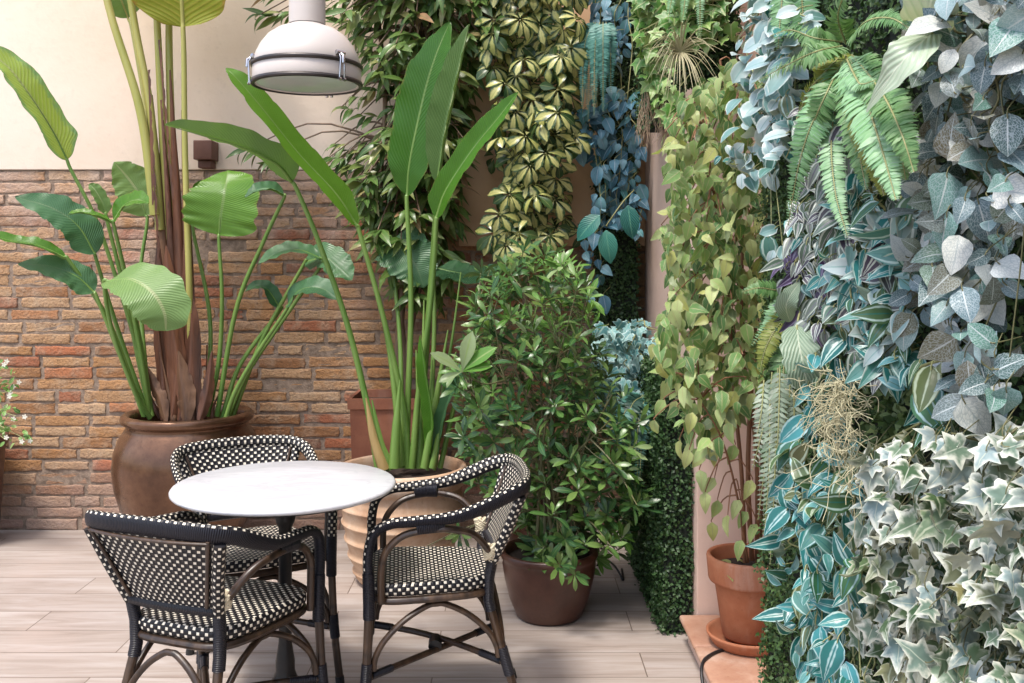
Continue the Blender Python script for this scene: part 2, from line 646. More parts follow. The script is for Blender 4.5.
def mat_cane(name, a, b, c):
    t = NT(name)
    u, v = t.uv()
    ob = t.obj()
    g = t.noise(40, 4, .6, t.mapping(ob, (1, 1, .12)))
    node = t.math('POWER', t.math('ABSOLUTE', t.math('COSINE', t.math('MULTIPLY', v, math.pi / .135))), 60.)
    bl = t.noise(9, 3, .6, ob)
    col = t.ramp(t.math('ADD', t.math('MULTIPLY', g, .6), t.math('MULTIPLY', bl, .4)), [(.32, a), (.5, b), (.68, c)])
    col = t.mix(t.math('MULTIPLY', node, .8), col, (.02, .013, .009))
    return t.done(t.bsdf(col, .36, t.bump(t.math('ADD', g, node), .3, .002), spec=.5))


def mat_plain(name, col, rough=.5, metal=0., var=.25, scale=20, bump=.1, spec=.5, **kw):
    t = NT(name)
    n = t.noise(scale, 4, .6, t.obj())
    c = t.mix(t.math('MULTIPLY', n, var * 2), col, tuple(x * .55 for x in col))
    return t.done(t.bsdf(c, t.math('ADD', rough - .08, t.math('MULTIPLY', n, .16)), t.bump(n, bump, .004) if bump else None, metal, spec, **kw))


def mat_marble():
    t = NT('white_marble')
    ob = t.obj()
    n = t.noise(3.0, 6, .6, t.mapping(ob, (1, 3.2, 1)), 1.4)
    n2 = t.noise(9., 5, .6, t.mapping(ob, (.5, 2.5, 1)), .8)
    col = t.mix(t.math('MULTIPLY', t.step(t.math('ABSOLUTE', t.math('SUBTRACT', n, .5)), .06, .0), .3), (.52, .525, .54), (.37, .375, .395))
    col = t.mix(t.math('MULTIPLY', t.step(n2, .5, .8), .25), col, (.72, .71, .70))
    return t.done(t.bsdf(col, .22, spec=.5))


def mat_terracotta(name, a, b, c, rough=.8, streak=.4):
    t = NT(name)
    ob = t.obj()
    n = t.noise(6, 6, .65, ob)
    s = t.noise(5, 5, .65, t.mapping(ob, (1.2, 1.2, .25), (3, 1, 2)))
    f = t.noise(60, 3, .6, ob)
    col = t.ramp(n, [(.3, a), (.52, b), (.75, c)])
    col = t.mix(t.math('MULTIPLY', t.step(s, .52, .75), streak), col, (.62, .52, .44))
    col = t.mix(t.math('MULTIPLY', t.step(f, .55, .75), .25), col, tuple(x * .5 for x in a))
    return t.done(t.bsdf(col, rough, t.bump(t.math('ADD', n, t.math('MULTIPLY', f, .4)), .35, .005), spec=.3))


def mat_glaze(name, a, b, c, rough=.3, metal=.25):
    t = NT(name)
    ob = t.obj()
    n = t.noise(4, 6, .65, ob)
    f = t.noise(55, 3, .6, ob)
    col = t.ramp(n, [(.3, a), (.52, b), (.78, c)])
    col = t.mix(t.math('MULTIPLY', t.step(f, .5, .7), .3), col, a)
    return t.done(t.bsdf(col, t.math('ADD', rough, t.math('MULTIPLY', n, .2)), t.bump(t.math('ADD', n, t.math('MULTIPLY', f, .35)), .25, .006), metal))


M = {}
M['brick'] = mat_brick()
M['mortar'] = mat_mortar()
M['cream'] = mat_plaster('cream_plaster', (.78, .62, .485), (.83, .69, .56), (.85, .74, .625))
M['tan'] = mat_plaster('shade_tan_plaster', (.55, .34, .19), (.62, .40, .24), (.66, .46, .30))  # browner than the cream: foliage shadow on the wall is put into this colour
M['pink'] = mat_plaster('pink_plaster', (.64, .45, .36), (.70, .52, .43), (.74, .58, .50))
M['floor'] = mat_floor()
M['weave'] = mat_weave('chair_weave')
M['weave_rail'] = mat_weave('rail_weave', rail=True, cell=.0122)
M['wrap'] = mat_wrap()
M['cane'] = mat_cane('brown_cane', (.016, .009, .006), (.038, .021, .012), (.09, .053, .03))
M['raffia'] = mat_plain('cream_raffia', (.62, .54, .38), .6, var=.3, scale=90)
M['rubber'] = mat_plain('black_rubber', (.012, .012, .013), .6)
M['marble'] = mat_marble()
M['iron'] = mat_plain('cast_iron', (.018, .017, .017), .42, .3, bump=.2, scale=60)
M['terra'] = mat_terracotta('terracotta_ringed', (.36, .21, .125), (.47, .31, .20), (.56, .43, .32), streak=.7)
M['terra_red'] = mat_terracotta('terracotta_red', (.30, .10, .048), (.38, .14, .068), (.44, .20, .11), streak=.3)
M['terra_dark'] = mat_terracotta('planter_brown', (.17, .06, .035), (.22, .082, .045), (.27, .11, .06), streak=.1)
M['ledge'] = mat_terracotta('ledge_tile', (.31, .155, .10), (.39, .225, .155), (.50, .35, .275), .55, .35)
M['jar'] = mat_glaze('bronze_glaze', (.07, .034, .019), (.14, .07, .038), (.25, .145, .082), .13, .5)
M['brownpot'] = mat_glaze('brown_glaze', (.042, .016, .010), (.075, .029, .018), (.115, .055, .036), .28, .0)
M['soil'] = mat_plain('potting_soil', (.035, .022, .014), .95, var=.5, scale=80, bump=1.)
M['lampwhite'] = mat_plain('white_enamel', (.50, .455, .42), .34, var=.06, scale=12, bump=.03)
M['steel'] = mat_plain('aged_steel', (.06, .052, .05), .38, .6, scale=60)
M['chrome'] = mat_plain('bright_steel', (.5, .49, .5), .22, .95, bump=0)
M['rust'] = mat_plain('rusty_metal', (.17, .075, .05), .6, .2, var=.4, scale=30, bump=.4)
M['cable'] = mat_plain('black_cable', (.012, .012, .014), .45)


def mat_glass():
    t = NT('lamp_glass')
    n = t.noise(40, 2, .5, t.obj())
    return t.done(t.bsdf((.62, .68, .66), .16, t.bump(n, .08, .003), spec=.6, **{'Transmission Weight': .35, 'IOR': 1.45}))


M['glass'] = mat_glass()

# ================================================================== the setting
o = MB().grid(np.array([[(x, y, 0.) for x in np.linspace(-9, 9, 10)] for y in np.linspace(-6, 8, 8)]),
              np.zeros((8, 10, 2)), flip=False).build('floor', M['floor'])
o['kind'] = 'structure'

BW = 5.19            # depth of the back wall
BT = 1.965           # top of the brick
# back wall: real bricks, one by one, on a recessed mortar bed; plaster above
wall = thing('courtyard_wall', 'tall back wall, rough old brick below and smooth cream plaster above', 'wall', (0, BW, 0))
wall['kind'] = 'thing'
MB().box((-5.2, BW, -.02), (1.6, BW + .3, BT)).build('mortar_bed', M['mortar'], wall)
bk = MB()
rows = 31
ch = BT / rows
US = np.array([-1, -.975, -.93, -.6, -.2, .2, .6, .93, .975, 1.])
VS = np.array([-1, -.88, -.6, 0, .6, .88, 1.])
nu, nv_ = len(US), len(VS)
for r in range(rows):
    x = -5.2 - rng.random() * .3
    zc = (r + .5) * ch
    while x < 1.45:
        L = float(rng.choice([.27, .29, .255, .14, .31], p=[.34, .3, .2, .06, .1])) + rng.normal(0, .006)
        hgt = ch - .0125 + rng.normal(0, .003)
        z0 = zc + rng.normal(0, .002) + .004 * math.sin(x * 1.7 + r)
        out = .0048 + rng.normal(0, .0026)
        ph = rng.random(6) * 6.28
        U, Vv = np.meshgrid(US, VS, indexing='ij')
        rag = .0030 * np.sin(U * 7 + ph[0]) + .0024 * np.sin(U * 17 + ph[1])
        ragx = .003 * np.sin(Vv * 4 + ph[2])
        xx = x + L / 2 + U * (L / 2 - .006) + ragx * np.abs(U)
        zz = z0 + Vv * hgt / 2 + rag * Vv + rng.normal(0, .0008) * U
        dep = out * (1 - .4 * np.maximum(np.abs(U) ** 40, np.abs(Vv) ** 12)) + .0016 * np.sin(U * 5 + ph[3]) * np.cos(Vv * 3 + ph[4]) + rng.normal(0, .0009, U.shape)
        P = np.stack([xx, BW - dep, zz], -1)
        # closing border back into the mortar
        Q = np.zeros((nu + 2, nv_ + 2, 3))
        Q[1:-1, 1:-1] = P
        Q[0, 1:-1], Q[-1, 1:-1] = P[0], P[-1]
        Q[:, 0], Q[:, -1] = Q[:, 1], Q[:, -2]
        for sl in ((0, slice(None)), (-1, slice(None)), (slice(None), 0), (slice(None), -1)):
            Q[sl][..., 1] = BW + .004
        bk.grid(Q, np.zeros(Q.shape[:2] + (2,)), rnd=rng.random())
        x += L + .008 + abs(rng.normal(0, .003))
bk.build('brick_face', M['brick'], wall)
MB().box((-5.2, BW - .012, BT + .002), (1.6, BW + .3, 4.3), bev=.004).build('plaster_face', M['cream'], wall)
# shallow pilaster behind the greenery
pil = MB()
pil.box((-.285, BW - .09, 1.55), (1.1, BW - .013, 4.28))
pil.build('pilaster', M['tan'], wall)

# side wall on the right: pier with a niche in front of it, then the near stretch
sw = thing('side_wall', 'pink plastered wall on the right, mostly hidden behind hanging greenery', 'wall', (1.0, 3.6, 0))
sw['kind'] = 'thing'
MB().box((.712, 3.66, 0.), (1.6, BW - .1, 4.3), bev=.006).build('pier', M['pink'], sw)
MB().box((1.12, 2.95, 0.), (1.6, 3.655, 4.3)).build('niche', M['pink'], sw)
MB().box((.97, -.6, 0.), (1.6, 2.945, 4.3)).build('wall_face', M['pink'], sw)

lg = thing('tiled_ledge', 'low ledge of terracotta tiles with rounded edge under the red clay pot', 'ledge', (.85, 3.2, 0))
lb = MB()
MB().box((.675, 2.3, 0.), (1.115, 3.64, .085)).build('ledge_core', M['pink'], lg)
yy = 3.645
while yy > 2.3:
    lb.box((.64, yy - .3, .0865), (1.115, yy - .004, .108), bev=.0095, rnd=rng.random())
    yy -= .304
lb.build('tile_top', M['ledge'], lg)

# ================================================================== table
TX, TY = -.716, 3.0
tb = thing('bistro_table', 'round white marble bistro table on a black iron pedestal between the wicker chairs', 'table', (TX, TY, 0))
m = MB().lathe([(0, .742), (.335, .742), (.343, .743), (.3465, .747), (.347, .752), (.344, .7565), (.338, .7595), (.2, .760), (0, .760)], (TX, TY, 0), 96)
m.build('tabletop', M['marble'], tb)
m = MB().lathe([(0, .730), (.306, .730), (.310, .732), (.310, .7415), (0, .7415)], (TX, TY, 0), 64)
m.build('underframe', M['iron'], tb)
m = MB().lathe([(.03, .05), (.05, .07), (.052, .10), (.040, .12), (.046, .135), (.036, .15), (.030, .17), (.030, .20), (.025, .23), (.0205, .26), (.0205, .62), (.028, .635), (.032, .65), (.024, .675), (.06, .726), (0, .728)], (TX, TY, 0), 32)
m.build('column', M['iron'], tb)
for k in range(4):
    a = math.radians(40 + 90 * k)
    c, s = math.cos(a), math.sin(a)
    pts = spline([(TX + c * r_, TY + s * r_, z_) for r_, z_ in ((.02, .085), (.08, .085), (.15, .05), (.205, .03), (.235, .018))], 14)
    fm = MB().tube(pts, np.linspace(.03, .017, 14), 10, r2=np.linspace(.03, .014, 14))
    fm.lathe([(0, 0), (.024, 0), (.026, .012), (.015, .024), (0, .026)], (TX + c * .228, TY + s * .228, 0), 16)
    fm.build('foot', M['iron'], tb)

# ================================================================== wicker armchair (front towards +Y)
def seat_outline(n=64, grow=0.):
    out = []
    for k in range(n):
        a = 2 * math.pi * k / n
        c, s = math.cos(a), math.sin(a)
        e = .42
        x = math.copysign(abs(c) ** e, c)
        y = math.copysign(abs(s) ** e, s)
        hw = .212 - .044 * (1 - (y + 1) / 2) ** 1.3
        out.append((x * (hw + grow), y * (.199 + grow) + .0135))
    return np.array(out)


def make_chair(label, group):
    t = thing('wicker_armchair', label, 'chair', (0, 0, 0), 0, group)
    # seat
    s = MB()
    O = seat_outline(72)
    rings = [(0.02, 0.4870), (.25, 0.4875), (.5, 0.4890), (.75, 0.4910), (.9, 0.4920), (.965, 0.4905), (.995, 0.4830), (1.0, 0.4710), (.995, 0.4590), (.96, 0.4510), (.5, 0.4490), (.02, 0.4490)]
    V = np.zeros((len(rings), 73, 3))
    U = np.zeros((len(rings), 73, 2))
    Oc = np.vstack([O, O[:1]])
    per = np.concatenate([[0], np.cumsum(np.linalg.norm(np.diff(Oc, axis=0), axis=1))])
    for i, (f, z) in enumerate(rings):
        V[i, :, :2] = Oc * f
        V[i, :, 2] = z
        U[i, :, :] = V[i, :, :2]
    s.grid(V[:6], U[:6], flip=True)
    U2 = np.stack([np.broadcast_to(per, (7, 73)), np.broadcast_to(np.array([r[1] for r in rings[5:]])[:, None], (7, 73))], -1).copy()
    s.grid(V[5:], U2, flip=True)
    s.build('seat', M['weave'], t)
    # cane frame under the seat
    fo = seat_outline(48, -.008)
    MB().tube(np.column_stack([fo, np.full(48, .437)]), .0125, 10, closed=True, ref=(0, 0, 1)).build('seat_frame', M['cane'], t)
    # rail: one run from arm front round the back to the other arm front
    half = [(.213, .205, .44), (.214, .208, .53), (.217, .207, .60), (.221, .190, .662), (.226, .140, .693), (.232, .07, .700), (.241, -.05, .712), (.247, -.14, .742), (.240, -.215, .775), (.205, -.268, .792), (.12, -.292, .799)]
    path = half + [(0, -.297, .801)] + [(-x, y, z) for x, y, z in half[::-1]]
    rp = spline(path, 121)
    mid = 60
    w = np.abs(np.arange(121) - 60) / 60.
    rh = np.interp(w, [0, .35, .5, .7, 1], [.0135, .014, .016, .017, .0165])     # across
    rv = np.interp(w, [0, .35, .5, .7, 1], [.027, .025, .019, .0155, .0155])     # up
    MB().tube(rp, rh, 16, ref=(0, 0, 1), start=mid, r2=rv).build('arm_rail', M['weave_rail'], t)
    # backrest
    b = MB()
    ns, nt_ = 25, 15
    for side, off in ((0, -.006), (1, .006)):
        V = np.zeros((nt_, ns, 3))
        U = np.zeros((nt_, ns, 2))
        for i, tt in enumerate(np.linspace(0, 1, nt_)):
            for j, ss in enumerate(np.linspace(-1, 1, ns)):
                hw = .137 + (.214 - .137) * tt
                y = -.186 + (-.272 + .186) * tt - .024 * (1 - abs(ss) ** 2.2) * (.35 + .65 * tt)
                V[i, j] = (ss * hw, y + off, .55 + .242 * tt)
                U[i, j] = (ss * .19, .26 * tt)
        b.grid(V, U, flip=(side == 0))
    b.build('backrest', M['weave'], t)
    # dark frame round the back panel
    q = []
    for ss in np.linspace(-1, 1, 13):
        q.append((ss * .142, -.185 - .024 * (1 - abs(ss) ** 2.2) * .35, .547))
    MB().tube(spline(q, 25), .0135, 10, r2=.017).build('lower_rail', M['wrap'], t)
    fr = MB()
    for sx in (-1, 1):
        fr.tube(spline([(sx * .128, -.202, .56), (sx * .163, -.243, .67), (sx * .197, -.283, .775)], 12), .0055, 6)
        fr.tube(spline([(sx * .125, -.180, .56), (sx * .160, -.221, .67), (sx * .194, -.259, .775)], 12), .0045, 6)
    qq = [(ss * .198, -.268 - .026 * (1 - abs(ss) ** 2.2) - .012, .768) for ss in np.linspace(-1, 1, 13)]
    fr.tube(qq, .0055, 6)
    fr.build('back_frame', M['cane'], t)
    for sx in (-1, 1):
        # rear leg: splayed cane foot, black wrapped knee, woven post
        lp = spline([(sx * .176, -.278, .012), (sx * .159, -.222, .2), (sx * .143, -.172, .385)], 18)
        lg_ = MB().tube(lp, .0135, 12).build('leg', M['cane'], t)
        MB().tube([(sx * .1435, -.173, .375), (sx * .1415, -.166, .41), (sx * .143, -.167, .48), (sx * .148, -.177, .54)], .0178, 12).build('binding', M['wrap'], lg_)
        MB().tube([(sx * .1767, -.281, 0), (sx * .176, -.278, .015), (sx * .1747, -.274, .03)], .0158, 12).build('rubber_foot', M['rubber'], lg_)
        MB().tube([(sx * .1617, -.231, .168), (sx * .158, -.2187, .212), (sx * .1542, -.207, .255)], .0172, 12).build('binding', M['wrap'], lg_)
        MB().tube(spline([(sx * .148, -.177, .535), (sx * .182, -.222, .65), (sx * .217, -.260, .765)], 16), .0165, 14, r2=.0165).build('back_post', M['weave_rail' if False else 'weave_post'], t)
        # front leg
        lp = spline([(sx * .236, .230, .012), (sx * .221, .214, .2), (sx * .213, .205, .43)], 14)
        lf = MB().tube(lp, .0135, 12).build('leg', M['cane'], t)
        MB().tube([(sx * .2132, .205, .39), (sx * .213, .205, .44), (sx * .2138, .207, .535)], .0185, 12).build('binding', M['wrap'], lf)
        MB().tube([(sx * .2233, .2165, .168), (sx * .2203, .2133, .21), (sx * .2182, .2105, .25)], .0172, 12).build('binding', M['wrap'], lf)
        MB().tube([(sx * .2367, .2307, 0), (sx * .2345, .2285, .03)], .0158, 12).build('rubber_foot', M['rubber'], lf)
        # inner cane hoop under the arm, tied to the rear post with raffia
        hp = spline([(sx * .208, .168, .435), (sx * .210, .168, .54), (sx * .216, .155, .60), (sx * .222, .105, .652), (sx * .229, .03, .671), (sx * .230, -.04, .672), (sx * .205, -.115, .645), (sx * .158, -.176, .562)], 40)
        hp_ = MB().tube(hp, .0115, 10).build('arm_hoop', M['cane'], t)
        MB().tube([(sx * .2225, -.02, .672 + .012), (sx * .2305, .02, .684), (sx * .2285, .06, .680)], .0185, 12, r2=.024).build('binding', M['wrap'], hp_)
        rb = MB()
        c0 = np.array([sx * .158, -.168, .573])
        a = np.linspace(0, 4 * 2 * math.pi, 60)
        rb.tube(np.column_stack([c0[0] + .0165 * np.cos(a), c0[1] + .016 * np.sin(a) + .004 * np.sin(a * .25), c0[2] + np.linspace(-.018, .018, 60) + .014 * np.sin(a)]), .0042, 6)
        rb.tube(np.column_stack([c0[0] + .0165 * np.cos(-a), c0[1] + .016 * np.sin(-a), c0[2] + np.linspace(-.016, .016, 60) + .014 * np.sin(a)]), .0042, 6)
        rb.tube([c0 + (0, -.008, -.02), c0 + (0, .004, .0), c0 + (0, .012, .022)], .0150, 12)
        rb.build('raffia_tie', M['raffia'], hp_)
    # stretchers: a low cross and a curved brace on each side
    for (a, b_), dz in ((((-.218, .211), (.157, -.218)), 0.), (((.218, .211), (-.157, -.218)), .020)):
        pts = np.array([(a[0] + (b_[0] - a[0]) * f, a[1] + (b_[1] - a[1]) * f, .205 + dz * math.sin(math.pi * f)) for f in np.linspace(0, 1, 20)])
        st = MB().tube(pts, .0105, 10).build('stretcher', M['cane'], t)
        for f0, f1 in ((.03, .17), (.83, .97)):
            sub = spline([pts[0] + (pts[-1] - pts[0]) * f + (0, 0, dz * math.sin(math.pi * f)) for f in np.linspace(f0, f1, 4)], 6)
            MB().tube(sub, .0128, 10).build('binding', M['wrap'], st)
    MB().tube([(-.03, -.002, .215), (0, -.004, .216), (.03, -.006, .215)], .022, 12).build('cross_binding', M['wrap'], t)
    cor = [(.216, .209), (-.216, .209), (-.156, -.212), (.156, -.212)]
    for i in range(4):
        a, b_ = np.array(cor[i]), np.array(cor[(i + 1) % 4])
        pts = []
        for f, z in ((.035, .225), (.05, .265), (.11, .315), (.25, .372), (.42, .408), (.5, .412), (.58, .408), (.75, .372), (.89, .315), (.95, .265), (.965, .225)):
            p = a + (b_ - a) * f
            pull = .02 * math.sin(math.pi * f)
            p = p - nrm(p) * pull
            pts.append((p[0], p[1], z))
        MB().tube(spline(pts, 40), .0098, 8).build('brace', M['cane'], t)
    return t


def mat_post():
    # posts: check pattern round the tube (u is an angle)
    t = mat_weave('post_weave', cell=.0122, rail=False)
    nt = t.node_tree
    # scale the angle into metres: 0.104 m round
    for nd in list(nt.nodes):
        if nd.type == 'SEPXYZ':
            mp = nt.nodes.new('ShaderNodeMapping')
            mp.inputs['Scale'].default_value = (.105, 1, 1)
            lk = nd.inputs[0].links[0]
            src = lk.from_socket
            nt.links.new(src, mp.inputs[0])
            nt.links.new(mp.outputs[0], nd.inputs[0])
    return t


M['weave_post'] = mat_post()


def copy_tree(o, parent=None):
    c = o.copy()
    COL.objects.link(c)
    if parent is not None:
        c.parent = parent
    for ch_ in list(o.children):
        copy_tree(ch_, c)
    return c


G = 'wicker armchairs around the marble table'
chairs = [((-.858, 2.76), (.36, .93), 'black and cream wicker armchair turned with its back to us, left of the table'),
          ((-.91, 3.37), (.47, -.88), 'black and cream wicker armchair facing us from behind the marble table'),
          ((-.256, 3.12), (-.992, -.12), 'black and cream wicker armchair seen side on, right of the round table')]
proto = make_chair(chairs[0][2], G)
for i, ((x, y), (fx, fy), lab) in enumerate(chairs):
    c = proto if i == 0 else copy_tree(proto)
    c.location = (x, y, 0)
    c.scale = (1, 1, .955)
    c.rotation_euler = (0, 0, math.atan2(fy, fx) - math.pi / 2)
    c['label'] = lab

# ================================================================== pendant lamp
LX, LY, LZ = -.664, 3.08, 2.03
lp_ = thing('pendant_lamp', 'white enamel industrial pendant lamp with clamped glass hanging above the table', 'lamp', (LX, LY, LZ))
s_ = LY / F
MB().lathe([(0, .005), (0.1573, .004), (0.1628, .0), (0.1716, .001), (0.1739, .008), (0.1739, .052), (0.1693, .056)], (LX, LY, LZ), 64).build('rim_ring', M['lampwhite'], lp_)
MB().lathe([(0.1762, -.002), (0.179, .002), (0.1771, .010), (0.1744, .0085), (0.1651, -.0025), (0.1762, -.0035)], (LX, LY, LZ), 64).build('lower_band', M['steel'], lp_)
MB().lathe([(0.1721, .052), (0.1781, .055), (0.179, .060), (0.1781, .065), (0.1721, .068)], (LX, LY, LZ), 64).build('clamp_band', M['steel'], lp_)
MB().lathe([(0.1693, .066), (0.1693, .075), (0.1628, .098), (0.148, .128), (0.1249, .157), (0.09527, .178), (0.06845, .188), (0.0592, .191), (0.0555, .196), (0.0555, .20)], (LX, LY, LZ), 64).build('dome', M['lampwhite'], lp_)
MB().lathe([(.0585, .196), (.0585, .42), (.05, .44), (.022, .45), (.02, .47), (.02, 1.25), (0, 1.25)], (LX, LY, LZ), 40).build('neck', M['lampwhite'], lp_)
MB().lathe([(0, -.004), (0.08325, -.0025), (0.1388, .0005), (0.1637, .003)], (LX, LY, LZ), 48).build('lens', M['glass'], lp_)
for a in (200, 318, 78):
    a = math.radians(a)
    d = np.array([math.cos(a), math.sin(a), 0.])
    tg = np.array([-d[1], d[0], 0.])
    c = np.array([LX, LY, LZ])
    cm = MB()
    for sg in (-1, 1):
        cm.tube([c + d * 0.1755 + tg * .006 * sg + (0, 0, .076), c + d * 0.1845 + tg * .007 * sg + (0, 0, .062), c + d * 0.1825 + tg * .008 * sg + (0, 0, .02), c + d * 0.1815 + tg * .009 * sg + (0, 0, .0)], .0028, 8)
        cm.tube([c + d * 0.1815 + tg * .012 * sg + (0, 0, -.004), c + d * 0.1815 + tg * .005 * sg + (0, 0, -.004)], .0055, 10)
    cm.tube([c + d * 0.1725 + tg * -.016 + (0, 0, .080), c + d * 0.1725 + tg * .016 + (0, 0, .080)], .0075, 10)
    cm.tube([c + d * 0.1735 + (0, 0, .078), c + d * 0.1875 + (0, 0, .070), c + d * 0.1885 + (0, 0, .046)], .005, 8)
    cm.build('clip', M['chrome'], lp_)
ab = MB().tube([(LX, LY - .05, LZ + 1.26), (LX, BW - .02, LZ + 1.26)], .025, 12)
ab.build('bracket_arm', M['lampwhite'], lp_)

# small metal box on the wall
wb = thing('wall_box', 'small rusty brown metal box fixed to the plaster just above the brick', 'box', (-1.66, BW - .07, 2.03))
c0 = W(205.5, 151, BW - .08)
b_ = MB().box((c0[0] - .05, BW - .13, c0[2] - .05), (c0[0] + .05, BW - .0125, c0[2] + .052), bev=.004)
b_.build('box_body', M['rust'], wb)
MB().box((c0[0] - .035, BW - .10, c0[2] - .092), (c0[0] + .035, BW - .0125, c0[2] - .052), bev=.003).build('box_bracket', M['rust'], wb)


# ================================================================== pots
def pot(name, label, prof, c, mat, soil_z, soil_r, wob=.01, seg=64, extra=None):
    t = thing(name, label, 'pot', c)
    MB().lathe(prof, c, seg, wob=wob).build('pot_body', mat, t)
    so = MB()
    so.lathe([(0, soil_z + .012), (soil_r * .5, soil_z + .006), (soil_r, soil_z)], c, 32, wob=wob)
    so.build('soil', M['soil'], t)
    return t


JX, JY = (188 - CX) / F * 4.74, 4.74
pot('jar_pot', 'large round bronze brown jar pot against the brick wall behind the chairs',
    [(0, 0), (0.204, 0), (0.2193, 0.00836), (0.255, 0.09405), (0.306, 0.2194), (0.3448, 0.3553), (0.356, 0.4493), (0.3468, 0.5329), (0.3213, 0.6009), (0.2958, 0.6395), (0.2887, 0.6531), (0.2958, 0.6657), (0.3111, 0.674), (0.3172, 0.6876), (0.3152, 0.7043), (0.3019, 0.7158), (0.2825, 0.7137), (0.2723, 0.6981), (0.2754, 0.6479), (0.2856, 0.5747)],
    (JX, JY, 0), M['jar'], .61, .275)
RX, RY = (402 - CX) / F * 4.38, 4.38
ringp = [(0, 0), (.185, 0), (.20, .012)]
for i in range(5):
    z = .03 + i * .075
    r0 = .190 + .098 * ((z / .43) ** .55)
    ringp += [(r0, z), (r0 + .004, z + .016), (r0 + .013, z + .021), (r0 + .014, z + .028), (r0 + .006, z + .034), (r0 + .007, z + .05)]
ringp += [(.272, .408), (.268, .425), (.282, .44), (.296, .447), (.300, .47), (.300, .508), (.294, .522), (.28, .526), (.268, .518), (.262, .49), (.255, .42)]
pot('ringed_pot', 'pale terracotta pot with raised rings holding the green upright leaves behind the right chair', ringp, (RX, RY, 0), M['terra'], .47, .262, .012)
BX, BY = .153, 3.93
pot('glazed_pot', 'low dark brown glazed pot on the tiles holding the bushy green shrub',
    [(0, 0), (.125, 0), (.137, .01), (.165, .08), (.185, .16), (.193, .215), (.192, .235), (.199, .245), (.203, .256), (.202, .268), (.196, .275), (.186, .274), (.178, .262), (.176, .22)],
    (BX, BY, 0), M['brownpot'], .235, .178)
CXp, CYp = .835, 3.36
t = thing('clay_pot', 'red terracotta pot with thick collar standing in a saucer on the tiled ledge', 'pot', (CXp, CYp, .108))
MB().lathe([(0, 0.02756), (0.08268, 0.02756), (0.08904, 0.03392), (0.1166, 0.2173), (0.1187, 0.2247), (0.1357, 0.2268), (0.1389, 0.2353), (0.1452, 0.3074), (0.1431, 0.3148), (0.1346, 0.3169), (0.1283, 0.3095), (0.123, 0.2332)], (CXp, CYp, .108), 56).build('pot_body', M['terra_red'], t)
MB().lathe([(0, 0.00053), (0.1166, 0.00053), (0.1251, 0.00636), (0.1452, 0.03816), (0.1463, 0.04558), (0.1389, 0.04664), (0.1325, 0.04028), (0.1166, 0.01484), (0, 0.01272)], (CXp, CYp, .108), 56).build('saucer', M['terra_red'], t)
MB().lathe([(0, 0.2777), (0.0636, 0.2735), (0.1261, 0.265)], (CXp, CYp, .108), 32).build('soil', M['soil'], t)

# tall dark square planter behind, and a floor pot behind the bush
QX, QY = (388 - CX) / F * 4.93, 4.95
t = thing('square_planter', 'tall reddish brown square planter standing against the brick behind the ringed pot', 'planter', (QX, QY, 0))
m = MB()
for z0, z1, r0, r1 in ((0, .75, .15, .175),):
    V = []
    for z, r in ((0, .15), (.72, .172), (.722, .182), (.775, .184), (.775, .165), (.70, .16)):
        V.append([(QX - r, QY - r, z), (QX + r, QY - r, z), (QX + r, QY + r, z), (QX - r, QY + r, z), (QX - r, QY - r, z)])
    m.grid(np.array(V, float), np.zeros((6, 5, 2)), smooth=False)
m.build('pot_body', M['terra_dark'], t)
MB().box((QX - .158, QY - .158, .60), (QX + .158, QY + .158, .735)).build('soil', M['soil'], t)
SXp, SYp = .13, 4.72
pot('floor_pot', 'dark brown pot in the shadow on the floor behind the bushy shrub',
    [(0, 0), (.12, 0), (.15, .1), (.17, .25), (.18, .33), (.185, .34), (.17, .345), (.16, .30)], (SXp, SYp, 0), M['brownpot'], .30, .16)

# cables
tag(MB().tube(spline([W(597, 571, 4.55) * (1, 1, 0) + (0, 0, .008), W(606, 573, 4.5) * (1, 1, 0) + (0, 0, .05), W(616, 571, 4.4) * (1, 1, 0) + (0, 0, .045), W(623, 580, 4.35) * (1, 1, 0) + (0, 0, .006), (.52, 4.5, .006)], 30), .005, 8).build('floor_cable', M['cable']),
    'thin black cable looping up from the floor behind the brown glazed pot', 'cable')
tag(MB().tube(spline([(.74, 3.30, .113), (.69, 3.26, .114), (.645, 3.2, .113), (.629, 3.15, .09), (.628, 3.1, .04), (.624, 3.04, .006), (.60, 2.9, .006)], 30), .0055, 8).build('ledge_cable', M['cable']),
    'black cable running over the rounded edge of the tiled ledge beside the clay pot', 'cable')
# ================================================================== leaf materials
LM = {}
LM['ban'] = leaf_mat('paddle_leaf', [(.05, .165, .014), (.08, .23, .02), (.13, .285, .03)], rib=(.19, .30, .085), ribw=.028, veins=((.10, .21, .045), .28), vk=260, vslope=.35, trans=.38, rough=.26, mottled=.55, back=(.13, .22, .08), edge=(.24, .20, .05), edge_at=(.93, 1.12), edge_noise=.35)
LM['ban_y'] = leaf_mat('paddle_leaf_yellow', [(.24, .29, .025), (.33, .33, .03), (.30, .34, .05)], rib=(.42, .42, .12), ribw=.03, veins=((.40, .36, .07), .5), vk=150, vslope=.35, trans=.4, rough=.4, mottled=.5, edge=(.30, .17, .03), edge_at=(.9, 1.05), edge_noise=.5)
LM['ban_p'] = leaf_mat('paddle_leaf_pale', [(.12, .22, .07), (.16, .28, .09), (.20, .33, .11)], rib=(.36, .42, .20), ribw=.04, veins=((.20, .32, .12), .4), vk=230, vslope=.35, trans=.35, rough=.38, mottled=.25)
LM['ban_d'] = leaf_mat('paddle_leaf_dark', [(.04, .115, .05), (.055, .145, .06), (.075, .175, .07)], rib=(.10, .18, .08), ribw=.03, veins=((.05, .12, .06), .35), vk=230, vslope=.35, trans=.2, rough=.32, mottled=.25)
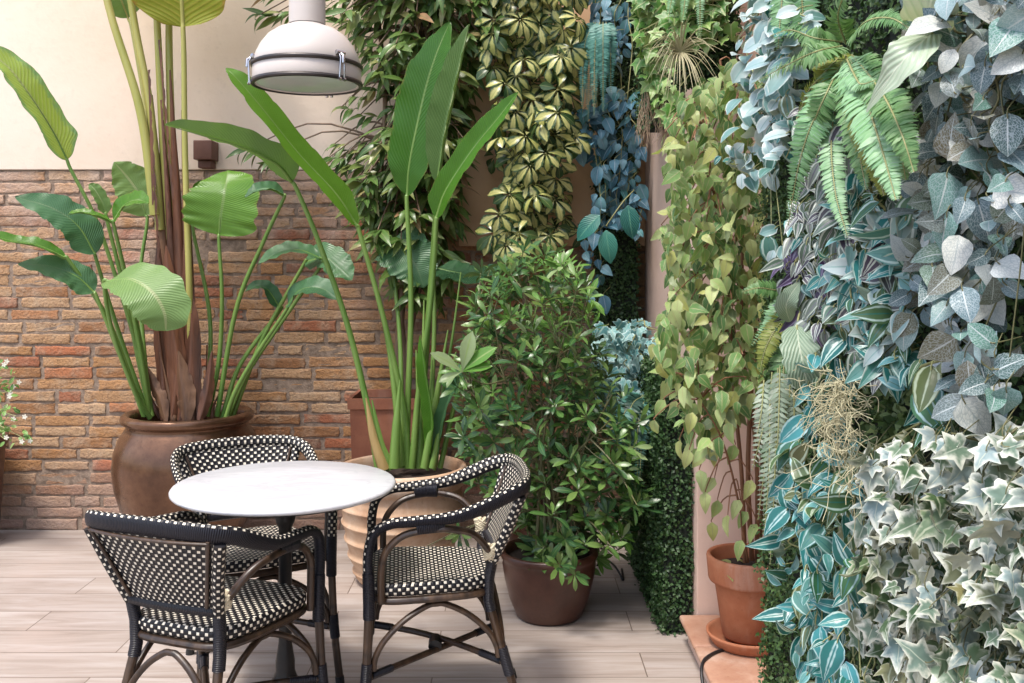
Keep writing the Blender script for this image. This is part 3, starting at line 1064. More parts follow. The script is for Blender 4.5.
LM['ban_l'] = leaf_mat('paddle_leaf_lime', [(.30, .44, .07), (.36, .50, .10), (.40, .52, .13)], rib=(.42, .48, .2), ribw=.05, veins=((.40, .50, .2), .5), vk=170, vslope=.35, trans=.45, rough=.35, mottled=.3, edge=(.20, .36, .16), edge_at=(.6, 1.0), edge_noise=.6)
LM['alii'] = leaf_mat('lance_leaf', [(.045, .10, .024), (.08, .16, .034), (.135, .21, .05), (.24, .26, .09), (.36, .21, .11)], rib=(.17, .20, .08), ribw=.06, trans=.22, rough=.34, mottled=.3, back=(.09, .14, .05))
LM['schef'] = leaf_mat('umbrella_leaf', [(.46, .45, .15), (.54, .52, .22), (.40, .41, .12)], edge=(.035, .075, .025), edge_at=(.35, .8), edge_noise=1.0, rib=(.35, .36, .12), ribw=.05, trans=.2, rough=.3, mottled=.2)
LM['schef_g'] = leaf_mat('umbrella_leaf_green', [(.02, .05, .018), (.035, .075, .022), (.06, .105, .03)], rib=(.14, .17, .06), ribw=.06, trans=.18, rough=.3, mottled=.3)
LM['pitto'] = leaf_mat('bush_leaf', [(.022, .07, .026), (.045, .12, .034), (.095, .19, .045), (.17, .26, .075)], rib=(.12, .20, .06), ribw=.07, trans=.2, rough=.3, mottled=.25, back=(.10, .15, .07))
LM['pitto_n'] = leaf_mat('bush_leaf_new', [(.08, .20, .03), (.12, .27, .05), (.30, .38, .20)], rib=(.25, .35, .12), ribw=.08, trans=.3, rough=.3, mottled=.2)
LM['fig'] = leaf_mat('weeping_leaf', [(.055, .15, .045), (.11, .24, .07), (.20, .34, .10), (.31, .44, .15), (.43, .52, .24), (.52, .53, .16)], rib=(.38, .38, .18), ribw=.05, trans=.3, rough=.36, mottled=.3, back=(.27, .32, .20), veins=((.30, .32, .14), .25), vk=55, edge=(.40, .40, .2), edge_at=(.7, 1.1), edge_noise=.6)
LM['blue'] = leaf_mat('blue_leaf', [(.02, .10, .13), (.045, .155, .23), (.09, .24, .33), (.19, .36, .43), (.04, .20, .20)], rib=(.26, .36, .46), ribw=.05, trans=.15, rough=.42, mottled=.3, veins=((.18, .28, .40), .4), vk=60, back=(.16, .22, .30))
LM['teal'] = leaf_mat('teal_leaf', [(.015, .11, .10), (.03, .17, .145), (.05, .22, .17)], rib=(.10, .28, .2), ribw=.05, trans=.15, rough=.4, veins=((.05, .23, .18), .5), vk=60)
LM['tfern'] = leaf_mat('teal_fern_leaf', [(.03, .13, .115), (.055, .20, .17), (.10, .28, .23)], rib=(.14, .30, .24), ribw=.1, trans=.15, rough=.5)
LM['tivy'] = leaf_mat('teal_ivy_leaf', [(.05, .17, .19), (.10, .26, .28), (.17, .36, .37), (.26, .44, .44)], edge=(.34, .50, .50), edge_at=(.7, 1.0), edge_noise=.6, rib=(.26, .40, .36), ribw=.05, trans=.15, rough=.45)
LM['givy'] = leaf_mat('green_ivy_leaf', [(.05, .15, .025), (.09, .23, .04), (.17, .32, .07), (.30, .42, .15)], edge=(.42, .48, .24), edge_at=(.85, 1.1), edge_noise=.7, rib=(.35, .42, .18), ribw=.05, trans=.2, rough=.42)
LM['fern'] = leaf_mat('fern_leaf', [(.06, .17, .05), (.11, .25, .08), (.19, .34, .14), (.30, .42, .25)], rib=(.20, .30, .14), ribw=.1, trans=.25, rough=.45)
LM['fern_t'] = leaf_mat('fern_leaf_teal', [(.11, .27, .11), (.20, .40, .18), (.34, .52, .32)], rib=(.28, .40, .30), ribw=.1, trans=.2, rough=.45)
LM['fern_y'] = leaf_mat('fern_leaf_yellow', [(.17, .23, .035), (.25, .30, .05), (.30, .33, .08)], rib=(.24, .17, .07), ribw=.1, trans=.3, rough=.45)
LM['fern_d'] = leaf_mat('fern_leaf_dark', [(.015, .05, .04), (.025, .075, .055), (.04, .10, .075)], trans=.15, rough=.5)
LM['pale'] = leaf_mat('pale_blue_leaf', [(.08, .20, .17), (.19, .33, .35), (.34, .46, .50), (.46, .55, .58), (.05, .20, .17)], rib=(.20, .34, .33), ribw=.06, edge=(.55, .61, .58), edge_at=(.65, 1.1), edge_noise=.6, trans=.15, rough=.36, mottled=.3, back=(.40, .46, .44))
LM['syng'] = leaf_mat('pale_arrow_leaf', [(.50, .56, .46), (.44, .55, .42), (.24, .38, .20)], rib=(.60, .64, .52), ribw=.03, veins=((.28, .42, .26), .4), vk=42, trans=.25, rough=.4)
LM['fitt'] = leaf_mat('net_leaf', [(.035, .08, .07), (.055, .11, .125), (.11, .185, .22), (.15, .135, .085), (.06, .19, .15), (.25, .36, .39)], net=((.46, .53, .57), .45, 11.0, 16.), rib=(.46, .51, .52), ribw=.035, trans=.12, rough=.4, mottled=.3, back=(.28, .28, .27))
LM['fitt_w'] = leaf_mat('net_leaf_white', [(.44, .48, .50), (.55, .58, .59), (.62, .63, .61)], net=((.22, .28, .30), .5, 9., 13.), rib=(.32, .37, .38), ribw=.03, trans=.15, rough=.4)
LM['trad_p'] = leaf_mat('purple_striped_leaf', [(.05, .035, .07), (.09, .09, .11), (.07, .12, .09), (.17, .20, .18), (.10, .17, .15)], stripes=((.42, .47, .43), 17., .5), rib=(.07, .05, .10), ribw=.06, trans=.12, rough=.36)
LM['trad_d'] = leaf_mat('dark_purple_leaf', [(.045, .025, .075), (.07, .045, .11), (.11, .09, .16)], stripes=((.22, .20, .30), 17., .7), trans=.12, rough=.38)
LM['trad_t'] = leaf_mat('turquoise_striped_leaf', [(.015, .10, .10), (.03, .18, .18), (.06, .26, .28), (.15, .36, .40), (.05, .13, .06), (.13, .16, .09)], stripes=((.40, .54, .50), 16., .62), rib=(.03, .15, .13), ribw=.05, trans=.2, rough=.27, back=(.20, .24, .19))
LM['trad_b'] = leaf_mat('blue_striped_leaf', [(.015, .10, .09), (.03, .18, .185), (.06, .27, .31), (.02, .14, .11), (.14, .35, .36), (.03, .11, .055), (.06, .16, .07)], stripes=((.38, .55, .56), 15., .76), rib=(.04, .16, .17), ribw=.05, trans=.2, rough=.25, back=(.16, .26, .24))
LM['cal'] = leaf_mat('feather_leaf', [(.26, .34, .25), (.27, .35, .26)], rib=(.44, .50, .38), ribw=.03, veins=((.10, .19, .12), .75), vk=60, vslope=1.1, trans=.15, rough=.42)
LM['grey'] = leaf_mat('grey_green_leaf', [(.15, .22, .15), (.24, .31, .23), (.36, .42, .34), (.45, .49, .42)], trans=.15, rough=.5)
LM['vivy'] = leaf_mat('variegated_ivy_leaf', [(.05, .10, .05), (.10, .16, .085), (.15, .225, .18), (.20, .29, .30), (.30, .38, .41), (.12, .13, .055)], edge=(.58, .60, .53), edge_at=(.4, 1.1), edge_noise=1.8, rib=(.40, .45, .37), ribw=.018, trans=.15, rough=.4, back=(.36, .36, .28), mottled=.45)
LM['trad_g'] = leaf_mat('green_striped_leaf', [(.05, .12, .05), (.10, .16, .07), (.14, .13, .06)], stripes=((.40, .48, .36), 15., .6), trans=.2, rough=.34)
LM['vivy_g'] = leaf_mat('green_variegated_ivy_leaf', [(.05, .10, .045), (.10, .16, .07), (.16, .22, .15), (.22, .20, .09)], edge=(.46, .47, .36), edge_at=(.6, 1.15), edge_noise=1.3, rib=(.36, .40, .28), ribw=.03, trans=.2, rough=.36, mottled=.4)
LM['hedge'] = leaf_mat('hedge_leaf', [(.015, .042, .014), (.027, .066, .02), (.046, .10, .03), (.075, .135, .045)], trans=.12, rough=.5, bump=0)
LM['hedge_n'] = leaf_mat('near_hedge_leaf', [(.02, .05, .016), (.04, .09, .025), (.075, .135, .04), (.13, .19, .07)], trans=.15, rough=.5, bump=0)
LM['hedge_l'] = leaf_mat('moss_leaf', [(.03, .06, .018), (.06, .11, .03), (.10, .16, .05), (.16, .21, .09)], trans=.15, rough=.55, bump=0)
LM['white_petal'] = leaf_mat('white_petal', [(.75, .74, .66), (.80, .78, .72)], trans=.3, rough=.5)
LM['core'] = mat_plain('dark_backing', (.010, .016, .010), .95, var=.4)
LM['gstem'] = stem_mat('green_stem', (.09, .16, .035), (.17, .24, .07), 20)
LM['bstem'] = stem_mat('brown_stem', (.10, .06, .035), (.20, .135, .08), 40)
LM['rstem'] = stem_mat('red_brown_stem', (.15, .062, .028), (.27, .13, .065), 40)
LM['dstem'] = stem_mat('dark_olive_stem', (.07, .075, .03), (.15, .14, .06), 40)
LM['ostem'] = stem_mat('olive_stem', (.20, .22, .08), (.32, .31, .14), 40)
LM['sheath'] = stem_mat('brown_sheath', (.03, .011, .006), (.15, .056, .026), 34, .55, (1, 1, .07), 1.0)
LM['sheath_r'] = stem_mat('rusty_sheath', (.06, .021, .010), (.20, .078, .036), 30, .55, (1, 1, .07), 1.0)
LM['sheath_g'] = stem_mat('dry_tan_sheath', (.06, .027, .014), (.21, .105, .052), 30, .6, (1, 1, .07), 1.0)
LM['sheath_y'] = stem_mat('tan_sheath', (.23, .155, .055), (.36, .25, .10), 22, .45, (1, 1, .1), .4)
LM['ystalk'] = stem_mat('yellow_green_stalk', (.27, .28, .06), (.40, .36, .11), 14, .42, (1, 1, .12), .15)
LM['gstalk'] = stem_mat('fresh_stalk', (.085, .18, .03), (.17, .27, .06), 14, .38, (1, 1, .12), .15)
LM['moss'] = mat_plain('tan_moss', (.52, .48, .30), .85, var=.4, scale=60)
LM['tilla'] = leaf_mat('air_plant_leaf', [(.40, .37, .22), (.52, .47, .31), (.36, .37, .20)], trans=.15, rough=.55, bump=0, tipcol=(.55, .50, .38))
LM['root'] = mat_plain('pale_root', (.42, .30, .20), .8, var=.4, scale=60)

CAMP = np.array([0, 0, CZ])


# ================================================================== paddle-leaf plants
def blade(path, wpx, N=None, fold=.25, wave=.05, n=64, m=5, prof='paddle', roll=0., seed=0, tear=.12):
    r_ = np.random.default_rng(seed)
    P = spline([W(*p) for p in path], n + 1)
    dm = np.mean([p[2] for p in path])
    hw0 = wpx * dm / F * .5
    T = nrm(np.gradient(P, axis=0))
    if N is None:
        N = (CAMP - P.mean(0)) * (1, 1, 0) + (0, 0, 1.2)
    N = np.asarray(N, float)
    if N.ndim == 2:
        N = N[0] + (N[1] - N[0]) * np.linspace(0, 1, n + 1)[:, None]
    Nn = nrm(N - (N * T).sum(1, keepdims=True) * T)
    S = np.cross(T, Nn)
    v = np.linspace(0, 1, n + 1)
    if prof == 'paddle':
        h = np.minimum(1, (v / .16)) ** .55 * (1 - np.maximum(0, (v - .45) / .55) ** 2.2) ** .8
    elif prof == 'slim':
        h = np.sin(np.pi * np.clip(v, 0, 1) ** .85) ** .8 * .98 + .02
    elif prof == 'round':
        h = np.sqrt(np.maximum(0, 1 - (2 * v - 1) ** 2)) ** .8
    h = np.maximum(h, .02) * hw0
    ss = np.linspace(-1, 1, 2 * m + 1)
    V = np.zeros((n + 1, 2 * m + 1, 3))
    U = np.zeros((n + 1, 2 * m + 1, 2))
    ph = r_.random(4) * 6.28
    for j, s_ in enumerate(ss):
        wv = wave * abs(s_) ** 1.5 * (np.sin(v * 17 + ph[0] + (s_ > 0) * 2) + .6 * np.sin(v * 41 + ph[1] + s_))
        a = fold + roll * abs(s_)
        xs = s_ * h * np.cos(a)
        up = np.abs(s_) * h * np.sin(a)
        hh = 1 + .05 * np.sin(v * 33 + ph[2] + s_) * abs(s_) + -tear * abs(s_) ** 2 * np.maximum(0, np.sin(v * 31 + ph[3] + 3 * (s_ > 0)) - .9) * 10. * (v > .2) * r_.random()
        V[:, j] = P + S * (xs * hh)[:, None] + Nn * (up + wv * hw0)[:, None]
        U[:, j] = np.stack([np.full(n + 1, .5 + .5 * s_), v], -1)
    mb = MB().grid(V, U, rnd=r_.random(), edge=np.broadcast_to(np.abs(ss), (n + 1, 2 * m + 1)))
    return mb, P, Nn


def bigleaf(root, path, wpx, stalk, mat='ban', N=None, r=(.007, .013), smat='gstalk', **kw):
    mb, P, Nn = blade(path, wpx, N, **kw)
    # keeled midrib on the underside
    k = len(P)
    lf = mb.build('leaf', LM[mat], root)
    pts = list(stalk)
    sp = [W(*p) for p in pts[::-1]]
    run = np.vstack([spline(sp + [P[0]], 34), (P - Nn * .004)[1:]])
    rad = np.concatenate([np.linspace(r[1], r[0], 34), np.linspace(r[0], .0012, k - 1)])
    MB().tube(run, rad, 8).build('leaf_stalk', LM[smat], lf)
    return lf


A = thing('giant_bird_of_paradise', 'tall paddle-leaved plant with thick brown sheathed trunk growing in the bronze brown jar', 'plant', (JX, JY, .6))
dA = 4.74
# trunk: old leaf sheaths wrapped round one another
for i, (b, mi_, tp, w0, w1, mt) in enumerate([
        ((172, 418), (167, 300), (152, 95), .046, .028, 'sheath_g'), ((184, 420), (181, 290), (170, 70), .052, .026, 'sheath_r'),
        ((192, 418), (190, 300), (182, 110), .042, .024, 'sheath_g'), ((165, 420), (163, 380), (155, 300), .036, .010, 'sheath'),
        ((200, 418), (196, 370), (189, 270), .036, .010, 'sheath'), ((178, 422), (176, 330), (163, 120), .040, .022, 'sheath'),
        ((186, 424), (187, 390), (192, 330), .040, .008, 'sheath_r'), ((174, 424), (170, 398), (160, 352), .036, .006, 'sheath_g'),
        ((160, 418), (150, 395), (146, 372), .016, .004, 'sheath'), ((205, 420), (206, 385), (207, 345), .012, .003, 'sheath'), ((212, 420), (214, 405), (222, 388), .014, .003, 'sheath'), ((192, 424), (196, 412), (203, 392), .03, .004, 'sheath')]):
    dd = dA - .03 * (i % 4) + .03
    tr = spline([W(*b, dd), W(*mi_, dd), W(*tp, dd - .01)], 26)
    MB().tube(tr, np.interp(np.linspace(0, 1, 26), [0, .12, .75, 1], [w0 * .6, w0 * .74, w1 * .85, .004]), 12, r2=np.interp(np.linspace(0, 1, 26), [0, .12, .75, 1], [w0 * .6, w0 * .74, w1 * .7, .004])).build('leaf_sheath', LM[mt], A)
for i, (pa, w_, mt) in enumerate([([(168, 421), (163, 370), (159, 300), (158, 235)], 18, 'sheath'), ([(197, 421), (192, 365), (187, 300), (184, 235)], 19, 'sheath'), ([(171, 424), (176, 370), (170, 300), (166, 245)], 24, 'sheath_r'), ([(178, 425), (187, 385), (191, 330), (189, 285)], 21, 'sheath'), ([(192, 425), (182, 385), (173, 330), (170, 285)], 21, 'sheath_r'), ([(166, 424), (160, 400), (153, 385), (148, 368)], 16, 'sheath_g'), ([(198, 425), (204, 405), (209, 380), (212, 350)], 14, 'sheath'), ([(186, 426), (184, 400), (180, 375), (178, 350)], 24, 'sheath_g')]):
    dz = dA - .075 - .006 * i
    mb, P_, Nn = blade([(x, y, dz + .012 * k) for k, (x, y) in enumerate(pa)], w_, (.15 * (-1) ** i, -1, .1), fold=-.5, wave=.03, prof='slim', seed=200 + i)
    mb.build('leaf_sheath', LM[mt], A)
# torn papery edges up the petioles
fr = MB()
for x0, y0, x1, y1 in ((152, 205, 148, 70), (160, 300, 150, 120), (186, 240, 182, 90), (172, 200, 158, 40), (168, 240, 160, 100)):
    n = 26
    base = spline([W(x0, y0, dA - .055), W(x1, y1, dA - .06)], n)
    wv = np.abs(np.sin(np.arange(n) * 2.1)) * .010 + .006
    V = np.stack([base, base + np.column_stack([wv, -wv * .3, wv * .2])], 1)
    fr.grid(V, np.zeros((n, 2, 2)))
fr.build('torn_sheath_edge', LM['sheath'], A)
# tall petioles running out of the top of the picture, each with its leaf
top = [((155, 215), (140, 110), (107, 0), (80, -140), 'ystalk', .021, (60, -250), 80), ((160, 230), (150, 110), (134, 20), (112, -120), 'ystalk', .020, (75, -330), 90),
       ((168, 240), (162, 120), (157, 20), (150, -140), 'ystalk', .019, (140, -360), 95), ((176, 240), (171, 120), (169, 20), (172, -120), 'ystalk', .019, (195, -330), 95)]
for i, (a, b, c, d_, sm, r0, tip, wp) in enumerate(top):
    dd = dA - .02 + .03 * i
    bigleaf(A, [(*d_, dd), ((d_[0] + tip[0]) / 2 - 5, (d_[1] + tip[1]) / 2, dd - .02), (*tip, dd - .12)], wp, [d_ + (dd,), c + (dd,), b + (dd,), a + (dd,)], 'ban', smat=sm, r=(.013, r0 + .004), seed=20 + i)
# the big yellow leaf hanging over the top edge
bigleaf(A, [(183, 27, dA - .09), (180, -30, dA - .13), (176, -95, dA - .06), (172, -150, dA + .05)], 118, [(184, 60, dA - .08), (185, 150, dA - .07), (189, 280, dA - .06), (192, 400, dA - .02)], 'ban_y', smat='ystalk', r=(.012, .018), N=(.05, -1, .1), fold=.10, seed=31, prof='round', wave=.03)
bigleaf(A, [(128, 18, dA + .25), (118, -10, dA + .2), (108, -50, dA + .22)], 34, [(134, 40, dA + .2), (158, 180, dA + .1)], 'ban_p', smat='ystalk', seed=32)
# side leaves
bigleaf(A, [(67, 160, 4.55), (52, 130, 4.5), (26, 90, 4.40), (2, 62, 4.34), (-34, 44, 4.26)], 40, [(72, 172, 4.56), (97, 222, 4.6), (123, 300, 4.64), (140, 360, 4.66), (152, 416, 4.66)], 'ban_l', N=(.65, -.6, .5), fold=.35, seed=1, prof='paddle', smat='gstalk', r=(.008, .012), wave=.05)
bigleaf(A, [(95, 254, 4.50), (78, 226, 4.46), (52, 208, 4.42), (15, 197, 4.38)], 36, [(97, 262, 4.52), (118, 330, 4.6), (148, 416, 4.66)], 'ban_d', N=(.2, -.75, .5), fold=.15, seed=2)
bigleaf(A, [(94, 292, 4.46), (76, 276, 4.42), (50, 266, 4.38), (18, 264, 4.34)], 30, [(98, 300, 4.47), (122, 360, 4.55), (146, 416, 4.66)], 'ban_d', N=(.1, -.7, .6), fold=.1, seed=3)
bigleaf(A, [(66, 258, 4.40), (40, 246, 4.34), (8, 240, 4.28), (-40, 226, 4.2)], 24, [(70, 262, 4.41), (108, 320, 4.52), (144, 416, 4.62)], 'ban', N=(0, -.45, 1), fold=.3, seed=4)
bigleaf(A, [(108, 281, 4.36), (130, 279, 4.30), (152, 292, 4.24), (164, 312, 4.23), (166, 331, 4.25)], 58, [(104, 284, 4.37), (112, 330, 4.45), (134, 390, 4.56), (150, 418, 4.64)], 'ban_p', N=((-.1, -.5, 1), (.35, -1, .25)), fold=.12, seed=5, prof='round', wave=.03)
bigleaf(A, [(113, 222, 4.48), (96, 215, 4.43), (80, 212, 4.40), (68, 214, 4.38)], 15, [(114, 226, 4.48), (127, 285, 4.55), (140, 350, 4.6), (150, 416, 4.66)], 'ban', N=(0, -.4, 1), seed=6)
bigleaf(A, [(113, 221, 4.50), (124, 205, 4.46), (137, 200, 4.43), (149, 203, 4.41)], 26, [(114, 226, 4.5), (128, 285, 4.56), (142, 350, 4.62), (152, 416, 4.68)], 'ban', N=(.1, -.7, .7), seed=7)
bigleaf(A, [(106, 214, 4.6), (102, 202, 4.59), (95, 190, 4.58), (89, 184, 4.58)], 16, [(107, 220, 4.6), (124, 290, 4.64), (150, 416, 4.7)], 'ban_p', N=(.5, -.8, .2), seed=8, fold=.6)
bigleaf(A, [(146, 216, 4.95), (140, 196, 4.93), (128, 178, 4.91), (114, 162, 4.88)], 40, [(147, 224, 4.95), (140, 290, 4.92), (150, 416, 4.82)], 'ban_p', N=(.2, -1, .3), seed=9)
bigleaf(A, [(219, 235, 4.62), (221, 215, 4.60), (225, 190, 4.61), (228, 170, 4.70)], 76, [(219, 242, 4.62), (222, 300, 4.65), (219, 360, 4.7), (208, 416, 4.72)], 'ban', N=(-.05, -1, .25), fold=.12, seed=10, tear=0, prof='paddle', wave=.03)
bigleaf(A, [(284, 195, 4.5), (272, 189, 4.46), (258, 190, 4.43), (245, 197, 4.42)], 18, [(283, 200, 4.5), (262, 245, 4.6), (236, 310, 4.66), (217, 416, 4.72)], 'ban_d', N=(.1, -.6, .8), seed=11, fold=.5)
bigleaf(A, [(193, 205, 4.95), (198, 190, 4.93), (203, 185, 4.92), (208, 182, 4.92)], 12, [(193, 230, 4.9), (210, 320, 4.85), (206, 416, 4.75)], 'ban', seed=12)
bigleaf(A, [(287, 306, 4.55), (300, 290, 4.5), (320, 288, 4.45), (341, 300, 4.42)], 30, [(285, 312, 4.56), (258, 352, 4.62), (236, 390, 4.66), (226, 418, 4.68)], 'ban_d', N=(.0, -.6, .8), seed=13, fold=.2)
bigleaf(A, [(280, 308, 4.75), (268, 290, 4.72), (258, 286, 4.7), (245, 291, 4.68)], 18, [(279, 312, 4.75), (240, 365, 4.74), (222, 418, 4.74)], 'ban_d', N=(-.1, -.55, .8), seed=14, fold=.3)
bigleaf(A, [(320, 258, 4.62), (300, 250, 4.58), (280, 252, 4.54), (258, 264, 4.5)], 26, [(322, 264, 4.64), (290, 310, 4.7), (248, 372, 4.72), (228, 418, 4.72)], 'ban_d', N=(0, -.5, .9), seed=15, fold=.25)
bigleaf(A, [(305, 262, 4.7), (325, 258, 4.66), (340, 268, 4.64), (352, 280, 4.62)], 34, [(303, 266, 4.7), (262, 340, 4.74), (232, 418, 4.74)], 'ban_d', N=(.1, -.75, .6), seed=16)

B = thing('green_bird_of_paradise', 'fan of long bright green paddle leaves on upright stalks growing in the ringed terracotta pot', 'plant', (RX, RY, .46))
dB = 4.38
bigleaf(B, [(357, 226, 4.25), (336, 194, 4.20), (300, 155, 4.12), (262, 108, 4.03), (238, 80, 3.99), (226, 68, 3.99)], 31, [(360, 234, 4.26), (384, 320, 4.32), (404, 410, 4.37), (408, 468, 4.38)], 'ban', N=(.45, -.75, .55), fold=.32, seed=41, r=(.008, .0165), prof='paddle', wave=.03)
bigleaf(B, [(292, 182, 4.22), (276, 163, 4.14), (240, 146, 4.04), (200, 134, 3.95), (165, 124, 3.90)], 40, [(297, 190, 4.23), (318, 240, 4.28), (346, 320, 4.33), (366, 400, 4.36), (378, 468, 4.36)], 'ban', N=(-.25, .35, 1), fold=.5, seed=42, r=(.008, .0165), wave=.04)
bigleaf(B, [(407, 196, 4.36), (410, 160, 4.33), (424, 95, 4.30), (436, 55, 4.29), (450, 22, 4.30)], 54, [(407, 205, 4.36), (411, 300, 4.38), (408, 400, 4.4), (406, 468, 4.4)], 'ban', N=(-.35, -.95, .15), fold=.18, seed=43, r=(.008, .0165), prof='slim', wave=.03)
bigleaf(B, [(437, 182, 4.24), (446, 130, 4.23), (458, 75, 4.22), (469, 24, 4.23)], 44, [(437, 190, 4.25), (432, 270, 4.42), (424, 380, 4.42), (420, 468, 4.42)], 'ban_p', N=(-.55, -.8, .1), fold=.9, seed=44, r=(.009, .018), prof='slim', wave=.02)
bigleaf(B, [(436, 218, 4.2), (446, 190, 4.16), (472, 150, 4.1), (498, 118, 4.05), (518, 92, 4.03)], 30, [(436, 226, 4.2), (431, 300, 4.26), (418, 400, 4.33), (412, 468, 4.35)], 'ban', N=(-.35, -.85, .4), fold=.4, seed=45, r=(.008, .0165), prof='paddle', wave=.03)
bigleaf(B, [(392, 240, 4.68), (402, 250, 4.64), (416, 266, 4.6), (424, 288, 4.6)], 52, [(390, 244, 4.68), (400, 340, 4.6), (402, 468, 4.46)], 'ban_d', N=(-.2, -.9, .5), seed=46, fold=.15)
bigleaf(B, [(436, 268, 4.62), (455, 272, 4.58), (478, 276, 4.54), (500, 266, 4.52)], 40, [(434, 272, 4.62), (434, 340, 4.58), (428, 468, 4.46)], 'ban_d', N=(.1, -.5, .9), seed=47, fold=.1)
# bare stalks and young spears in the fan
for i, (pts, w) in enumerate([(((362, 240), (388, 340), (402, 466)), .017), (((461, 272), (452, 340), (440, 410), (433, 466)), .010), (((400, 380), (396, 430), (394, 468)), .026), (((416, 350), (420, 420), (418, 468)), .024), (((432, 360), (432, 420), (428, 468)), .020),
                                 (((366, 398), (374, 440), (384, 470)), .026), (((470, 368), (450, 392), (438, 430), (432, 468)), .012), (((372, 400), (380, 440), (390, 470)), .02), (((448, 330), (436, 400), (424, 468)), .018), (((388, 330), (396, 400), (400, 468)), .018), (((360, 372), (376, 430), (392, 468)), .016), (((456, 352), (444, 410), (432, 468)), .016), (((424, 300), (422, 400), (414, 468)), .02), (((476, 340), (456, 400), (440, 468)), .013)]):
    pp = spline([W(*p, dB - .03 * (i % 3)) for p in pts], 22)
    MB().tube(pp, np.interp(np.linspace(0, 1, 22), [0, .4, 1], [.003, w * .7, w]), 8, r2=np.interp(np.linspace(0, 1, 22), [0, .4, 1], [.003, w * .5, w * .8])).build('stalk', LM['gstalk' if i not in (5,) else 'sheath_y'], B)
bigleaf(B, [(470, 366, 4.2), (452, 392, 4.24), (441, 425, 4.3), (436, 466, 4.34)][::-1], 18, [(434, 470, 4.34)], 'ban_d', N=(-.6, -.8, .3), seed=48, fold=.6, prof='slim', r=(.006, .008))
bigleaf(B, [(428, 466, 4.34), (432, 420, 4.3), (425, 370, 4.26), (420, 335, 4.26)], 20, [(427, 470, 4.34)], 'ban', N=(-.6, -.8, .3), seed=49, fold=.7, prof='slim', r=(.006, .01))

# ================================================================== lance-leaved tree (behind, in the square planter)
Cc = thing('lance_leaf_fig', 'tall dense tree with narrow drooping dark green leaves against the back wall, above square planter', 'tree', (QX, QY, .7))
tk = MB()
for pts, w in ((((395, 440), (398, 360), (402, 300), (412, 200), (420, 60), (425, -60)), .026), (((405, 440), (404, 360), (396, 290), (380, 200), (385, 90), (370, -50)), .022), (((400, 440), (409, 340), (425, 260), (440, 160), (455, 40), (470, -60)), .018)):
    pp = spline([W(*p, 4.93) for p in pts], 40)
    tk.tube(pp, np.linspace(w, w * .45, 40), 10)
tk.build('trunk', LM['bstem'], Cc)
spine = spline([W(404, 330, 4.93), W(405, 200, 4.93), W(420, 60, 4.93), W(425, -60, 4.93)], 30)
lt = [leaf_tpl(.27, 'lance', 5, 1, .25, .35), leaf_tpl(.24, 'lance', 5, 1, .3, .8), leaf_tpl(.29, 'lance', 5, 1, .2, .15, .1)]
fol, tw = MB(), MB()


def whorl_C(px, py, d, k, size, ang=None, bias=(0, -.25, -.75)):
    P0 = W(px, py, d)
    j = np.argmin(((spine - P0 - (0, 0, .1)) ** 2).sum(1))
    out = nrm((P0 - spine[j]) * (1, 1, .3) + (0, -.10, .02))
    b = spine[j]
    e = P0 - b
    mid_ = b + e * .55 + (0, 0, .06 + .1 * np.linalg.norm(e))
    tw.tube(spline([b, mid_, P0], 8), np.linspace(.007, .003, 8), 5)
    f = np.linspace(0, .16, k)
    for i in range(k):
        a = i * 2.4 + rng.random()
        side = nrm(np.cross(out, (0, 0, 1))) * math.cos(a) + np.array([0, 0, 1.]) * math.sin(a) * .5
        T = nrm(out * (.55 + .3 * rng.random()) + side * .85 + np.array(bias) * (.35 + .55 * rng.random()))
        N = nrm(np.array([0, -.55, .8]) + rng.normal(0, .3, 3))
        fol.leaves(lt[rng.integers(3)], P0 - out * f[i] * .6, T, N, size * (.7 + .5 * rng.random()), np.clip(rng.beta(1.6, 2.6) + (rng.random() < .035) * .6, 0, 1))


mass = [(352, -60), (505, -60), (500, 30), (470, 95), (462, 190), (455, 285), (425, 300), (395, 285), (372, 235), (352, 200), (378, 150), (392, 105), (372, 60), (345, 20)]
for p in pick(mass, 230, 13):
    whorl_C(p[0], p[1], 4.62 + rng.random() * .42, 9, .142)
for p in pick([(240, -5), (262, -50), (360, -60), (370, 40), (300, 6), (262, 22)], 16, 16):
    whorl_C(p[0], p[1], 4.75 + rng.random() * .25, 8, .12, bias=(-.35, -.2, -.2))
for p in pick([(325, 155), (345, 128), (380, 135), (385, 190), (350, 215), (325, 190)], 12, 14):
    whorl_C(p[0], p[1], 4.8 + rng.random() * .2, 8, .115)
for p in [(340, 108), (352, 96), (360, 115), (335, 165), (268, 160), (244, 150), (385, 75), (370, 90)]:
    whorl_C(p[0], p[1], 4.9, 7, .11)
fol.build('foliage', LM['alii'], Cc)
tw.build('branch', LM['bstem'], Cc)

# ================================================================== umbrella tree, cream and green
Dd = thing('umbrella_tree', 'tall umbrella tree with cream and green leaf rosettes left of the blue leaves', 'tree', (SXp, SYp, .3))
tk = MB()
spD = spline([(SXp, SYp, .3), W(525, 330, 4.75), W(532, 200, 4.78), W(528, 90, 4.8), W(535, -60, 4.8)], 40)
tk.tube(spD, np.linspace(.02, .010, 40), 10)
fol, fg, tw = MB(), MB(), MB()
ut = [leaf_tpl(.5, 'obov', 6, 2, .2, .45), leaf_tpl(.48, 'obov', 6, 2, .28, .7)]
polyD = [(498, -50), (585, -50), (580, 30), (575, 60), (560, 95), (578, 135), (560, 160), (562, 205), (552, 240), (500, 246), (488, 222), (512, 180), (490, 120), (486, 60)]


